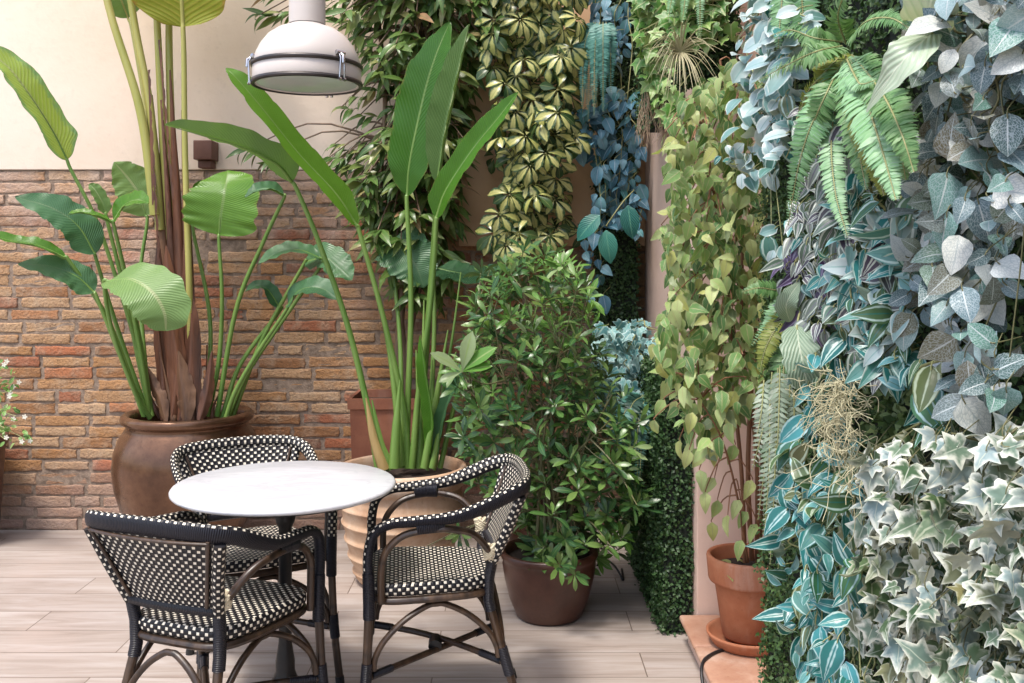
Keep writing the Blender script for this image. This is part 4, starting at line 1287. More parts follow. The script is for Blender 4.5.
def whorl_D(P0, k, size, face, green):
    j = np.argmin(((spD - P0 - (0, 0, -.06)) ** 2).sum(1))
    tw.tube(spline([spD[j], (spD[j] + P0) / 2 + (0, 0, .02), P0], 7), .0032, 5)
    face = nrm(face)
    e1 = nrm(np.cross(face, (0.1, .2, 1)))
    e2 = np.cross(face, e1)
    a0 = rng.random() * 6.28
    for i in range(k):
        a = a0 + i * 2 * math.pi / k + rng.normal(0, .1)
        ray = e1 * math.cos(a) + e2 * math.sin(a)
        T = nrm(ray + face * .1 + np.array([0, 0, -.35]))
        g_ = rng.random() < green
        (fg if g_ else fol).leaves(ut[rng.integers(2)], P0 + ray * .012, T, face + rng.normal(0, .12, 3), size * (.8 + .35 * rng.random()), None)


for p in pick(polyD, 98, 12):
    whorl_D(W(p[0], p[1], 4.52 + rng.random() * .28), rng.integers(6, 9), .100, np.array([0, -.8, .55]) + rng.normal(0, .28, 3), .13)
for p in pick([(490, -40), (585, -40), (585, 245), (495, 250)], 40, 16):
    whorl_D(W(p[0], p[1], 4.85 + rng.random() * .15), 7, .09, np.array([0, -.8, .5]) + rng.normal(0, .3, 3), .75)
fol.build('foliage', LM['schef'], Dd)
fg.build('green_foliage', LM['schef_g'], Dd)  # plain green leaflets, most of them in the rear whorls
tw.build('branch', LM['ostem'], Dd)
tk.build('trunk', LM['bstem'], Dd)

# ================================================================== bushy shrub in the brown pot
E_ = thing('bushy_shrub', 'bushy green shrub with rosettes of small glossy leaves in the low brown glazed pot', 'shrub', (BX, BY, .24))
fol, fn, tw = MB(), MB(), MB()
mains = []
for i, (tx, ty, td) in enumerate([(478, 300, 3.95), (515, 262, 3.9), (552, 250, 3.98), (585, 300, 3.85), (612, 395, 3.75), (470, 390, 3.8), (560, 350, 3.7), (610, 420, 3.62), (505, 380, 3.72), (535, 305, 4.1), (560, 300, 4.05)]):
    a = rng.random() * 6.28
    b0 = np.array([BX + .07 * math.cos(a), BY + .07 * math.sin(a), .24])
    t_ = W(tx, ty, td)
    mid_ = b0 + (t_ - b0) * .5 + np.array([(t_[0] - b0[0]) * -.18, 0, .08])
    sp_ = spline([b0, mid_, t_], 30)
    mains.append(sp_)
    tw.tube(sp_, np.linspace(.0075, .0025, 30), 7)
MN = np.concatenate([m_[6:] for m_ in mains])
pt = [leaf_tpl(.28, 'obov', 5, 1, .18, .3), leaf_tpl(.26, 'obov', 5, 1, .25, .6), leaf_tpl(.25, 'obov', 4, 1, .1, -.1)]


def rosette(P0, axis, k, size, mbx, spread=1.0):
    axis = nrm(axis)
    e1 = nrm(np.cross(axis, (.3, .1, 1)))
    e2 = np.cross(axis, e1)
    for i in range(k):
        a = i * 2.4 + rng.random() * .4
        f = i / k
        ray = e1 * math.cos(a) + e2 * math.sin(a)
        T = nrm(ray * spread * (1 - .45 * f) + axis * (.25 + .75 * f))
        mbx.leaves(pt[rng.integers(3)], P0 - axis * .028 * (1 - f), T, axis + T * -.3 + rng.normal(0, .12, 3), size * (.65 + .5 * rng.random()) * (1 - .25 * f), None)


polyE = [(480, 268), (520, 250), (560, 250), (586, 280), (598, 335), (628, 400), (655, 440), (640, 475), (648, 520), (600, 560), (560, 570), (530, 560), (512, 500), (472, 480), (460, 440), (455, 370), (472, 330), (470, 295)]
cnt = 0
for p in pick(polyE, 320, 9):
    d = 3.62 + .62 * rng.random()
    P0 = W(p[0], p[1], d)
    jj = np.argsort(((MN - P0 + (0, 0, .10)) ** 2).sum(1))[0]
    b = MN[jj]
    tw.tube(spline([b, (b + P0) / 2 + (0, 0, -.012), P0], 8), np.linspace(.0026, .0016, 8), 5)
    cnt += 1
    axis = nrm(P0 - b) * .6 + np.array([0, -.35, .75]) + rng.normal(0, .25, 3)
    rosette(P0, axis, rng.integers(8, 13), .094, fn if rng.random() < (.35 if p[1] < 330 else .14) else fol)
# the drooping tufts at the pot rim and the pale new shoot on the left
for (px, py, d, ax) in ((400, 560, 3.70, (-.3, -.5, -.4)), (560, 565, 3.66, (.1, -.7, .3)), (575, 575, 3.62, (0, -.7, -.1)), (610, 545, 3.62, (.5, -.6, .4)), (637, 505, 3.55, (.6, -.5, .3)), (470, 362, 3.72, (-.5, -.5, .6)), (458, 535, 3.72, (-.4, -.6, -.1))):
    P0 = W(px, py, d)
    b = MN[np.argmin(((MN - P0 + (0, 0, .05)) ** 2).sum(1))]
    tw.tube(spline([b, (b + P0) / 2 + (0, 0, .03), P0], 10), np.linspace(.004, .0022, 10), 5)
    rosette(P0, ax, 11, .085, fol)
P0 = W(462, 372, 3.55)
b = MN[np.argmin(((MN - P0 + (0, 0, .15)) ** 2).sum(1))]
tw.tube(spline([b, (b + P0) / 2 + (0, 0, -.03), P0], 10), .003, 5)
for px, py, s_ in ((436, 350, .10), (440, 378, .10), (470, 335, .09), (490, 345, .085), (488, 362, .08)):
    T = W(px, py, 3.5) - P0
    fn.leaves(leaf_tpl(.36, 'obov', 6, 2, .2, .3), P0, T, (.1, -.7, .7), np.linalg.norm(T) * 1.05, .95 if px < 472 else .3)
fol.build('foliage', LM['pitto'], E_)
fn.build('foliage', LM['pitto_n'], E_)
tw.build('stem', LM['dstem'], E_)

# ================================================================== flowering sprigs at the left edge
ZX, ZY = (-38 - CX) / F * 4.92, 4.92
pot('square_rim_pot', 'dark greenish pot standing against the brick at the very left edge of the picture',
    [(0, 0), (.15, 0), (.17, .02), (.20, .5), (.215, .52), (.215, .56), (.195, .56), (.185, .5)], (ZX, ZY, 0), M['brownpot'], .52, .188, 0)
Z_ = thing('white_flowered_shrub', 'small green shrub with white flowers, only a few sprigs reaching in at the left edge', 'shrub', (ZX, ZY, .52))
fol, tw = MB(), MB()
for (px, py) in ((6, 362), (14, 381), (8, 392), (24, 438), (16, 416), (6, 440), (-20, 350), (-30, 400), (-60, 330), (-90, 380), (-50, 300)):
    P0 = W(px, py, 4.6 + rng.random() * .15)
    b0 = np.array([ZX + rng.normal(0, .03), ZY, .53])
    sp_ = spline([b0, (b0 + P0) / 2 + (-.03, 0, .1), P0], 16)
    tw.tube(sp_, np.linspace(.004, .0015, 16), 5)
    k = 22
    fol.leaves(leaf_tpl(.5, 'oval', 4, 1, .2, .3), sp_[rng.integers(8, 16, k)] + rng.normal(0, .018, (k, 3)), rdir(k, (0, -.2, 0), .7), rdir(k, (0, -.7, .6), .3), .03 + .012 * rng.random(k))
    for q in range(2):
        c = P0 + rng.normal(0, .02, 3)
        fl = MB()
        for a in range(5):
            T = np.array([math.cos(a * 1.257), -.25, math.sin(a * 1.257)])
            fl.leaves(leaf_tpl(.6, 'oval', 3, 1, .1, .2), c, T, (0, -1, .2), .015)
        fl.build('flower', LM['white_petal'], Z_)
fol.build('foliage', LM['givy'], Z_)
tw.build('stem', LM['ostem'], Z_)
# ================================================================== clipped hedge panels on the walls
tiny = leaf_tpl(.7, 'oval', 2, 1, .25, .3)


def hedge(name, label, lo, hi, faces, dens, size, mat='hedge', cat='hedge'):
    lo, hi = np.array(lo, float), np.array(hi, float)
    t = thing(name, label, cat, tuple((lo + hi) / 2 * (1, 1, 0) + (0, 0, lo[2])))
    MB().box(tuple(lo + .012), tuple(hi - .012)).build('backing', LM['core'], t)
    f = MB()
    for ax, sg in faces:
        oth = [a for a in range(3) if a != ax]
        area = np.prod((hi - lo)[oth])
        n = int(area * dens)
        P = lo + rng.random((n, 3)) * (hi - lo)
        base = hi[ax] if sg > 0 else lo[ax]
        bump_ = .012 * np.sin(P[:, oth[0]] * 23 + 1) * np.sin(P[:, oth[1]] * 19)
        P[:, ax] = base + sg * (bump_ + rng.normal(-.006, .010, n))
        nv = np.zeros(3)
        nv[ax] = sg
        T = rdir(n, nv * .35 + (0, 0, .1), .7)
        N = rdir(n, nv + (0, -.15, .35), .45)
        f.leaves(tiny, P, T, N, size * (.7 + .6 * rng.random(n)), np.clip(rng.beta(2, 2.6, n), 0, 1))
    f.build('foliage', LM[mat], t)
    return t


hedge('hedge_panel', 'low dark green boxwood hedge covering the foot of the side wall beyond the tiled ledge', (.585, 3.72, .0), (.708, 4.95, 1.03), ((0, -1), (1, -1), (2, 1)), 19000, .017)
hedge('hedge_panel', 'tall narrow dark green hedge panel in the far corner behind the blue leaves', (.46, 4.98, .6), (.665, 5.17, 3.3), ((0, -1), (1, -1)), 17000, .018)
hedge('hedge_panel', 'large near hedge panel of tiny leaves on the right wall that carries the colourful plants', (.775, .75, .15), (.965, 2.93, 3.1), ((0, -1), (1, 1)), 15000, .0155, 'hedge_n')
hedge('hedge_panel', 'mossy hedge panel high on the pier behind the bright green ivy', (.60, 3.9, 2.06), (.708, 4.5, 3.3), ((0, -1), (1, -1)), 12000, .02)

hedge('hedge_panel', 'small dark mossy panel at the top edge between green ivy and whitish blue leaves', (.615, 3.5, 2.13), (.84, 3.65, 3.3), ((0, -1), (1, -1), (2, -1)), 15000, .02)


# ================================================================== plants hung on the walls
def wallpts(pts, X, jit=.03):
    """points on the upright plane X = const (jittered), seen at these pixels"""
    pts = np.asarray(pts, float)
    x = X + np.clip(rng.normal(0, jit, len(pts)), -jit, jit)
    d = x * F / (pts[:, 0] - CX)
    return np.column_stack([x, d, CZ - (pts[:, 1] - HOR) / F * d])


def vines(mb, P, k, r=.003, back=(.02, .01, 0), drop=0):
    """k stems threading the leaf bases from the top down"""
    if len(P) < 4:
        return
    key = P[:, 1] if np.ptp(P[:, 1]) > np.ptp(P[:, 0]) else P[:, 0]
    order = np.argsort(key)
    for g in np.array_split(order, k):
        g = g[np.argsort(-P[g, 2])]
        g = g[:: max(1, len(g) // 10)]
        if len(g) < 3:
            continue
        pts = P[g] + np.asarray(back) + rng.normal(0, .008, (len(g), 3))
        mb.tube(spline(pts, len(g) * 5), np.linspace(r, r * .5, len(g) * 5), 5)


GW = 'plants hung on the right-hand green wall'


def trailing(name, label, cat, P, tpls, mat, size, Tb, Ts, Nb, Ns, smat='ostem', k=5, rnd=None, group=None, extra=None, petiole=0, r=.003):
    t = thing(name, label, cat, tuple(P.mean(0)), group=group)
    n = len(P)
    f, s_ = MB(), MB()
    T = rdir(n, Tb, Ts)
    N = rdir(n, Nb, Ns)
    sz = size * (.55 + .8 * rng.random(n) ** 1.2)
    w = rng.integers(0, len(tpls), n)
    rn = rng.random(n) if rnd is None else rnd
    mats = mat if isinstance(mat, (list, tuple)) else [mat]
    mw = rng.random(n)
    cut = np.linspace(0, 1, len(mats) + 1) if len(mats) < 2 else np.array([0, .84, 1.0]) if len(mats) == 2 else np.array([0, .6, .85, 1.])
    for i, tp in enumerate(tpls):
        for j in range(len(mats)):
            s = (w == i) & (mw >= cut[j]) & (mw < cut[j + 1])
            if s.any():
                f.leaves(tp, P[s], T[s], N[s], sz[s], rn[s], mi=j)
    f.build('foliage', [LM[m_] for m_ in mats], t)
    vines(s_, P, k, r)
    if petiole:
        for i in range(n):
            if rng.random() < petiole:
                b = P[i] + np.array([.03, .02, .02]) * (.5 + rng.random()) - T[i] * .015
                s_.tube(spline([b, P[i] + (0, 0, .006), P[i] + T[i] * .01], 5), r * .45, 4)
    if s_.nv:
        s_.build('stem', LM[smat], t)
    return t


# --- weeping fig in the clay pot
FG = thing('weeping_fig', 'tall climbing fig with pale yellow-green leaves growing from the red clay pot up the wall', 'tree', (CXp, CYp, .36))
fol, tw = MB(), MB()
trunks = []
for pts, w in ((((752, 560, 3.36), (748, 470, 3.30), (752, 380, 3.3), (757, 300, 3.3), (764, 190, 3.3), (748, 90, 3.25)), .0095), (((745, 562, 3.34), (742, 480, 3.25), (735, 400, 3.25), (728, 300, 3.3), (715, 200, 3.3), (700, 100, 3.3)), .008), (((757, 562, 3.38), (756, 450, 3.3), (742, 340, 3.32), (742, 250, 3.35), (735, 160, 3.35), (720, 60, 3.35)), .008), (((748, 562, 3.33), (738, 500, 3.2), (722, 440, 3.1), (700, 400, 3.1)), .005), (((760, 562, 3.4), (762, 470, 3.35), (760, 380, 3.3), (771, 260, 3.35), (775, 160, 3.3)), .007)):
    sp_ = spline([W(*p) for p in pts], 40)
    trunks.append(sp_)
    tw.tube(sp_, np.linspace(w, w * .5, 40), 8)
tw.build('trunk', LM['rstem'], FG)
tw = MB()
TN = np.concatenate(trunks)
ft = [leaf_tpl(.56, 'ovate', 6, 2, .15, .35, .1), leaf_tpl(.52, 'ovate', 6, 2, .25, .55, .15), leaf_tpl(.6, 'ovate', 6, 2, .1, .15, .1)]
polyF = [(668, 130), (700, 92), (745, 60), (770, 100), (778, 170), (770, 240), (775, 330), (768, 400), (745, 420), (722, 440), (712, 470), (688, 452), (668, 392), (650, 360), (662, 330), (672, 295), (660, 245), (672, 200), (662, 165)]
pts = pick(polyF, 1150, 4)
d = 2.98 + .5 * rng.random(len(pts))
P = np.array([W(p[0], p[1] - 10, dd) for p, dd in zip(pts, d)])
n = len(P)
top_ = (pts[:, 1] < 110)
T = rdir(n, (-.15, -.25, -.9), .48)
N = rdir(n, (-.3, -.8, .45), .55)
fol.leaves(ft[0], P[0::3], T[0::3], N[0::3], .064 * (.65 + .6 * rng.random(len(P[0::3]))))
fol.leaves(ft[1], P[1::3], T[1::3], N[1::3], .064 * (.65 + .6 * rng.random(len(P[1::3]))))
fol.leaves(ft[2], P[2::3], T[2::3], N[2::3], .064 * (.65 + .6 * rng.random(len(P[2::3]))))
low = [(690, 450), (715, 478), (718, 500), (700, 470), (735, 445), (740, 500), (752, 480), (728, 515), (712, 522), (742, 540), (680, 440), (665, 400), (655, 420), (748, 512), (757, 524), (706, 492)]
Pl = np.array([W(x, y, 3.1 + .1 * rng.random()) for x, y in low])
fol.leaves(ft[1], Pl, rdir(len(Pl), (-.3, -.2, -.8), .3), rdir(len(Pl), (-.3, -.8, .4), .3), .075, rng.uniform(.55, 1, len(Pl)))
for q in list(P[::9]) + list(Pl):
    b = TN[np.argmin(((TN - q - (0, 0, .08)) ** 2).sum(1))]
    tw.tube(spline([b, (b + q) / 2 + (0, 0, .035), q + (0, 0, .01), q], 9), np.linspace(.0032, .0012, 9), 5)
litter = MB()
a = rng.random(14) * 6.28
rr = .03 + .075 * rng.random(14)
fol.build('foliage', LM['fig'], FG)
tw.build('twig', LM['rstem'], FG)
for i in range(9):
    tp = ft[i % 3]
    lm = MB().leaves(tp, [CXp + rr[i] * math.cos(a[i]) - .03, CYp - .03 + rr[i] * math.sin(a[i]) * .8, .389 + .006 * rng.random()], rdir(1, (0, 0, .1), .7)[0] * (1, 1, .35), (0, -.2, 1), .04, .95)
    tag(lm.build('fallen_leaf', LM['fig']), 'small dry yellow leaf lying on the soil of the red clay pot', 'leaf', 'fallen leaves on the soil of the clay pot')

# --- blue leaves in the far corner
bt = [leaf_tpl(.66, 'ovate', 5, 2, .2, .4), leaf_tpl(.6, 'oval', 5, 2, .25, .5)]
pb = np.vstack([pick([(583, 105), (610, 85), (640, 95), (640, 235), (612, 218), (604, 235), (590, 232), (598, 170), (580, 140)], 165, 6), pick([(585, -30), (632, -30), (628, 50), (606, 66), (592, 30)], 60, 7),
                pick([(582, 240), (598, 235), (604, 300), (590, 300)], 14, 6), pick([(570, 110), (590, 105), (592, 140), (580, 150)], 14, 6)])
P = np.array([W(x, y, 4.72 + .2 * rng.random()) for x, y in pb])
trailing('blue_leaf_plant', 'hanging plant with overlapping dusty blue leaves in the far corner of the green wall', 'plant', P, bt, 'blue', .082, (-.15, -.35, -.75), .4, (-.3, -.8, .55), .3, k=6, petiole=.4)
P = np.array([W(x, y, 4.6) for x, y in ((628, 205), (600, 215), (606, 230))])
t = thing('teal_leaf_plant', 'three broad teal leaves hanging just under the dusty blue leaves', 'plant', tuple(P.mean(0)))
tt = leaf_tpl(.55, 'oval', 6, 2, .2, .4)
for p, T in zip(P, ((.1, -.2, -1), (-.75, -.2, -.65), (.1, -.2, -1))):
    MB().leaves(tt, p, nrm(T), (-.2, -.9, .4), .17, rng.random()).build('leaf', LM['teal'], t)
MB().tube(spline([W(634, 190, 4.75), W(622, 203, 4.62), W(606, 226, 4.62)], 10), .003, 5).build('stem', LM['ostem'], t)


# --- ferns
pin = leaf_tpl(.32, 'lance', 3, 1, .1, .35)
pin2 = leaf_tpl(.42, 'lance', 3, 1, .2, .2)


def frond(parent, path, wpx, mat, N=None, k=None, dens=1.0, r=.0022, tp=None, sweep=.35, droopz=0.):
    P = spline([W(*p) for p in path], 46)
    dm = np.mean([p[2] for p in path])
    L = np.sum(np.linalg.norm(np.diff(P, axis=0), axis=1))
    hw = wpx * dm / F * .64
    k = k or int(L / (.0066 / dens))
    f = np.linspace(.05, .99, k)
    Pi = np.array([np.interp(f * 45, np.arange(46), P[:, c]) for c in range(3)]).T
    Tg = nrm(np.gradient(Pi, axis=0))
    if N is None:
        N = CAMP - P.mean(0) + (-.6, 0, .9)
    N = nrm(np.asarray(N, float) - (np.asarray(N) * Tg).sum(1, keepdims=True) * Tg)
    S = np.cross(Tg, N)
    ln = hw * np.minimum(1, f / .12 + .35) * (1 - f ** 2.2 * .88) * (.9 + .2 * rng.random(k))
    mb = MB()
    base = rng.random() * .5 + .25
    for sg in (-1, 1):
        T = nrm(S * sg + Tg * sweep + N * rng.normal(.12, .12, (k, 1)) + np.array([0, 0, droopz]) + rng.normal(0, .06, (k, 3)))
        mb.leaves(tp or pin, Pi, T, N + S * sg * -.2 + rng.normal(0, .12, (k, 3)), ln, np.clip(base + rng.normal(0, .16, k), 0, 1))
    o = mb.build('frond', LM[mat], parent)
    MB().tube(P, np.linspace(r, r * .35, 46), 5).build('frond_stalk', LM['ostem'], o)
    return o


t = thing('teal_fern', 'small teal fern with fronds hanging straight down left of the blue leaves', 'fern', tuple(W(598, 20, 4.7)))
for x0, x1, y1, d in ((596, 582, 108, 4.64), (600, 594, 116, 4.60), (603, 603, 112, 4.58), (606, 611, 92, 4.62), (594, 577, 70, 4.68), (600, 588, 122, 4.7)):
    frond(t, [(x0, 22, d), ((x0 + x1) / 2 + (x1 - x0) * .3, 45, d - .05), (x1, y1, d - .04)], 15, 'tfern')

def wd(px, x):
    return x * F / (px - CX)


t = thing('fern', 'large arching green fern near the top right with fronds spilling both ways', 'fern', tuple(W(846, 45, wd(846, .73))))
for path, w, mt in (
        ([(846, 62, .72), (818, 110, .63), (800, 160, .60), (788, 226, .60)], 34, 'fern_t'),
        ([(846, 60, .72), (832, 130, .66), (835, 190, .64), (848, 238, .64)], 28, 'fern_t'),
        ([(850, 58, .70), (866, 100, .60), (882, 150, .58), (896, 200, .58)], 44, 'fern_t'),
        ([(852, 55, .71), (880, 90, .61), (900, 130, .59), (914, 172, .60)], 38, 'fern'),
        ([(850, 60, .73), (862, 110, .63), (874, 155, .61), (884, 196, .62)], 34, 'fern_y'),
        ([(854, 58, .72), (885, 100, .63), (898, 140, .61), (906, 180, .62)], 34, 'fern'),
        ([(848, 60, .72), (852, 100, .64), (858, 145, .62), (866, 190, .62)], 34, 'fern'),
        ([(842, 46, .70), (815, 52, .62), (785, 66, .60), (752, 84, .58)], 28, 'fern'),
        ([(842, 42, .72), (815, 38, .65), (790, 30, .63), (770, 36, .63)], 22, 'fern'),
        ([(846, 50, .73), (825, 72, .66), (808, 92, .65), (798, 118, .65)], 26, 'fern_y'),
        ([(846, 56, .72), (828, 90, .64), (812, 130, .62), (806, 180, .62)], 30, 'fern'),
        ([(850, 40, .70), (866, 22, .63), (890, 18, .61), (912, 30, .61)], 24, 'fern'),
        ([(845, 55, .71), (856, 78, .62), (862, 84, .60), (876, 80, .60)], 22, 'fern_t'),
        ([(846, 44, .74), (838, 18, .70), (845, -10, .68), (850, -40, .68)], 26, 'fern')):
    frond(t, [(x, y, wd(x, xx)) for x, y, xx in path], w, mt)

t = thing('fern', 'pale teal fern hanging from the top edge, above the striped purple leaves', 'fern', tuple(W(790, -60, 2.35)))
for path, w in (([(800, -60, 2.4), (802, 0, 2.36), (806, 52, 2.35)], 34), ([(790, -60, 2.4), (782, 0, 2.38), (778, 48, 2.36)], 28), ([(815, -60, 2.4), (832, -10, 2.36), (838, 34, 2.36)], 26), ([(795, -60, 2.45), (815, 0, 2.45), (822, 45, 2.45)], 22)):
    frond(t, path, w, 'fern_t')
t = thing('fern', 'small green fern between the weeping fig and the big pale feathered leaf', 'fern', tuple(W(790, 300, 2.75)))
for path, w, mt in (([(790, 292, 2.75), (775, 290, 2.70), (758, 288, 2.68), (742, 292, 2.68)], 20, 'fern'), ([(792, 310, 2.75), (775, 330, 2.7), (765, 350, 2.68), (760, 372, 2.68)], 24, 'fern_y'), ([(795, 330, 2.72), (785, 360, 2.68), (782, 390, 2.66), (786, 415, 2.66)], 26, 'fern'), ([(790, 300, 2.76), (778, 310, 2.74), (768, 325, 2.74), (752, 345, 2.74)], 20, 'fern_t')):
    frond(t, path, w, mt)
t = thing('fern', 'short fern frond hanging below the purple striped leaves beside the turquoise ones', 'fern', tuple(W(842, 165, 2.2)))
for path, w, mt in (([(846, 160, 2.2), (850, 190, 2.16), (852, 225, 2.15)], 26, 'fern_t'), ([(842, 165, 2.24), (836, 195, 2.2), (838, 220, 2.2)], 18, 'fern')):
    frond(t, path, w, mt)
t = thing('fern', 'dark bluish fern low in the far corner under the teal ivy', 'fern', tuple(W(650, 400, 4.1)))
for i in range(13):
    x1 = 612 + 84 * (i / 12) + rng.normal(0, 4)
    frond(t, [(650 + (x1 - 650) * .2, 395, 4.1), (650 + (x1 - 650) * .7, 410 + 12 * rng.random(), 3.95), (x1, 450 + 40 * rng.random(), 3.86)], 20, 'fern_d' if i % 3 else 'tfern', dens=.8)

# --- teal ivy, green ivy, air plant
iv = [ivy_tpl(.25), ivy_tpl(.45), ivy_tpl(.1, .85)]
pts = np.vstack([pick([(592, 325), (650, 318), (655, 350), (640, 420), (610, 430), (596, 390)], 120, 6), pick([(620, 315), (668, 335), (672, 350), (640, 360)], 12, 7)])
P = np.array([W(x, y, 4.2 + .2 * rng.random()) for x, y in pts])
trailing('teal_ivy', 'bluish teal ivy with pale leaf edges above the low hedge in the far corner', 'ivy', P, iv, 'tivy', .062, (-.2, -.3, -.8), .4, (-.3, -.85, .4), .3, k=5)
pts = np.vstack([pick([(632, -40), (735, -40), (722, 30), (700, 45), (668, 40), (672, 80), (690, 105), (668, 128), (652, 100), (640, 60)], 270, 5.5), pick([(700, -40), (745, -40), (738, 45), (712, 40)], 30, 7)])
P = np.array([W(x, y, (3.78 if x < 668 else 3.40) + .12 * rng.random()) for x, y in pts])
trailing('green_ivy', 'bright green ivy with cream edged leaves around the spiky air plant near the top', 'ivy', P, iv, 'givy', .056, (-.2, -.3, -.8), .45, (-.3, -.85, .45), .35, k=8, petiole=.3)
t = thing('fern', 'thin pale green fern fronds at the top edge above the spiky air plant', 'fern', tuple(W(690, -40, 3.45)))
for x0, x1, y1 in ((690, 682, 25), (700, 700, 40), (678, 668, 20)):
    frond(t, [(x0, -45, 3.42), ((x0 + x1) / 2, -10, 3.37), (x1, y1, 3.35)], 13, 'fern_t')
t = thing('air_plant', 'spiky tan air plant with thin curling leaves set in the bright green ivy', 'plant', tuple(W(680, 52, 3.36)))
f = MB()
c = W(680, 52, 3.36)
for i in range(64):
    a = rng.random() * 6.28
    up = rng.uniform(-.2, .8)
    L = .09 + .09 * rng.random()
    dr = nrm(np.array([math.cos(a), -.5 - .5 * rng.random(), math.sin(a) * .9]))
    p1 = c + dr * L * .55 + (0, 0, .01)
    p2 = c + dr * L + (0, 0, -.03 - .04 * rng.random())
    sp_ = spline([c, p1, p2], 12)
    f.tube(sp_, np.linspace(.0036, .0006, 12), 5, r2=np.linspace(.0022, .0005, 12), rnd=rng.random())
f.build('foliage', LM['tilla'], t)
t = MB()
for i in range(34):
    x = 642 + rng.random() * 22
    y0 = 85 + rng.random() * 25
    p = [W(x, y0, 3.85)]
    for q in range(5):
        p.append(p[-1] + np.array([rng.normal(0, .010), rng.normal(0, .008), -.028 - .015 * rng.random()]))
    t.tube(spline(p, 20), np.linspace(.0013, .0006, 20), 4)
tag(t.build('hanging_roots', LM['root']), 'fine pale roots dangling below the bright green ivy in front of the pink wall', 'roots')

# --- near green wall
pl = [leaf_tpl(.60, 'round', 5, 2, .25, .4), leaf_tpl(.56, 'oval', 5, 2, .2, .5)]
pts = np.vstack([pick([(752, -20), (790, -20), (788, 70), (775, 110), (790, 150), (780, 175), (748, 178), (722, 165), (720, 155), (742, 140), (738, 60)], 130, 7), pick([(762, -20), (805, -20), (800, 40), (792, 95), (800, 130), (782, 150), (770, 100)], 70, 7), np.array([(768, 234), (778, 228), (786, 246), (774, 250)])])
P = np.array([W(x, y, min(2.9, .69 * F / (x - CX)) + .08 * rng.random()) for x, y in pts])
trailing('pale_leaf_plant', 'trailing plant with smooth whitish blue oval leaves between the weeping fig and the large fern', 'plant', P, pl, ['pale', 'trad_t'], .066, (-.3, -.4, -.4), .55, (-.4, -.75, .6), .35, k=4, petiole=.5, group=None)

t = thing('arrow_leaf_plant', 'two large pale arrow-shaped leaves on the green wall beside the net-veined leaves', 'plant', tuple(W(925, 20, 1.8)))
for path, w, N, mt in (([(x, y, wd(x, xx)) for x, y, xx in ((936, 30, .66), (915, 48, .60), (892, 74, .57), (866, 112, .56))], 42, ((-.2, -.8, .9), (-.3, -1, .5)), .2), ([(x, y, wd(x, xx)) for x, y, xx in ((925, 46, .68), (928, 18, .64), (934, -14, .63), (942, -50, .64))], 52, (-.35, -.9, .2), .9)):
    mb, P_, Nn = blade(path, w, N, fold=.15, wave=.02, prof='slim', seed=int(w), tear=0)
    lf = mb.build('leaf', LM['syng'], t)
    MB().tube(spline([W(945, 62, wd(945, .74)), W(940, 45, wd(940, .72)), P_[0], P_[6] - Nn[6] * .003], 12), .0028, 6).build('leaf_stalk', LM['ostem'], lf)

fi = [leaf_tpl(.66, 'oval', 7, 3, .14, .4, .08), leaf_tpl(.60, 'oval', 7, 3, .22, .6, .1), leaf_tpl(.70, 'ovate', 7, 3, .1, .25, .12)]
pts = pick([(925, -30), (1060, -40), (1060, 60), (1012, 90), (1008, 150), (1020, 215), (1000, 300), (985, 330), (1008, 360), (1010, 400), (960, 410), (958, 372), (935, 330), (905, 310), (900, 262), (922, 225), (905, 190), (915, 150), (930, 110), (915, 60)], 310, 9)
P = wallpts(pts, .69, .04)
trailing('net_leaf_plant', 'large trailing plant with blue-grey leaves netted in white veins at the upper right', 'plant', P, fi, ['fitt', 'fitt_w'], .059, (-.35, -.4, -.4), .65, (-.4, -.82, .42), .34, k=7, petiole=.8, r=.0022, smat='dstem')

tr_ = [leaf_tpl(.5, 'lance', 6, 2, .3, .5), leaf_tpl(.46, 'lance', 6, 2, .2, .7), leaf_tpl(.40, 'ovate', 6, 2, .35, .3)]
pts = np.vstack([pick([(806, 92), (850, 98), (858, 150), (842, 205), (812, 190), (800, 130)], 95, 5.5), pick([(790, 195), (845, 200), (848, 250), (790, 245)], 50, 5.5)])
P = wallpts(pts, .70, .02)
trailing('striped_purple_plant', 'trailing plant with silver striped grey and purple leaves under the large fern', 'plant', P, tr_, ['trad_p', 'trad_t'], .058, (-.3, -.4, -.55), .5, (-.5, -.75, .45), .3, k=4, petiole=.4)
pts = np.vstack([pick([(782, 240), (828, 232), (838, 300), (818, 345), (792, 330), (783, 280)], 70, 6)])
P = wallpts(pts, .715, .02)
trailing('dark_purple_plant', 'small dark violet leaved plant just above the big pale feathered leaf', 'plant', P, tr_, ['trad_p', 'trad_d', 'trad_t'], .062, (-.2, -.4, -.75), .4, (-.5, -.75, .4), .3, k=3, petiole=.4)
pts = np.vstack([pick([(848, 165), (880, 195), (912, 205), (915, 260), (905, 300), (912, 360), (890, 370), (862, 372), (838, 330), (830, 270), (835, 215)], 270, 5.5)])
P = wallpts(pts, .70, .025)
trailing('striped_turquoise_plant', 'trailing plant with pale turquoise white-striped leaves left of the net-veined leaves', 'plant', P, tr_, ['trad_t', 'pale', 'trad_p'], .066, (-.35, -.45, -.45), .6, (-.5, -.75, .45), .45, k=5, petiole=.4)
pts = np.vstack([pick([(800, 350), (842, 355), (850, 375), (830, 395), (840, 430), (862, 440), (862, 475), (850, 520), (866, 560), (858, 590), (846, 640), (852, 700), (820, 700), (800, 660), (782, 600), (775, 560), (780, 500), (792, 440), (806, 400)], 190, 7.5), pick([(890, 352), (945, 360), (955, 420), (930, 430), (905, 400)], 18, 12)])
P = wallpts(pts, .695, .025)
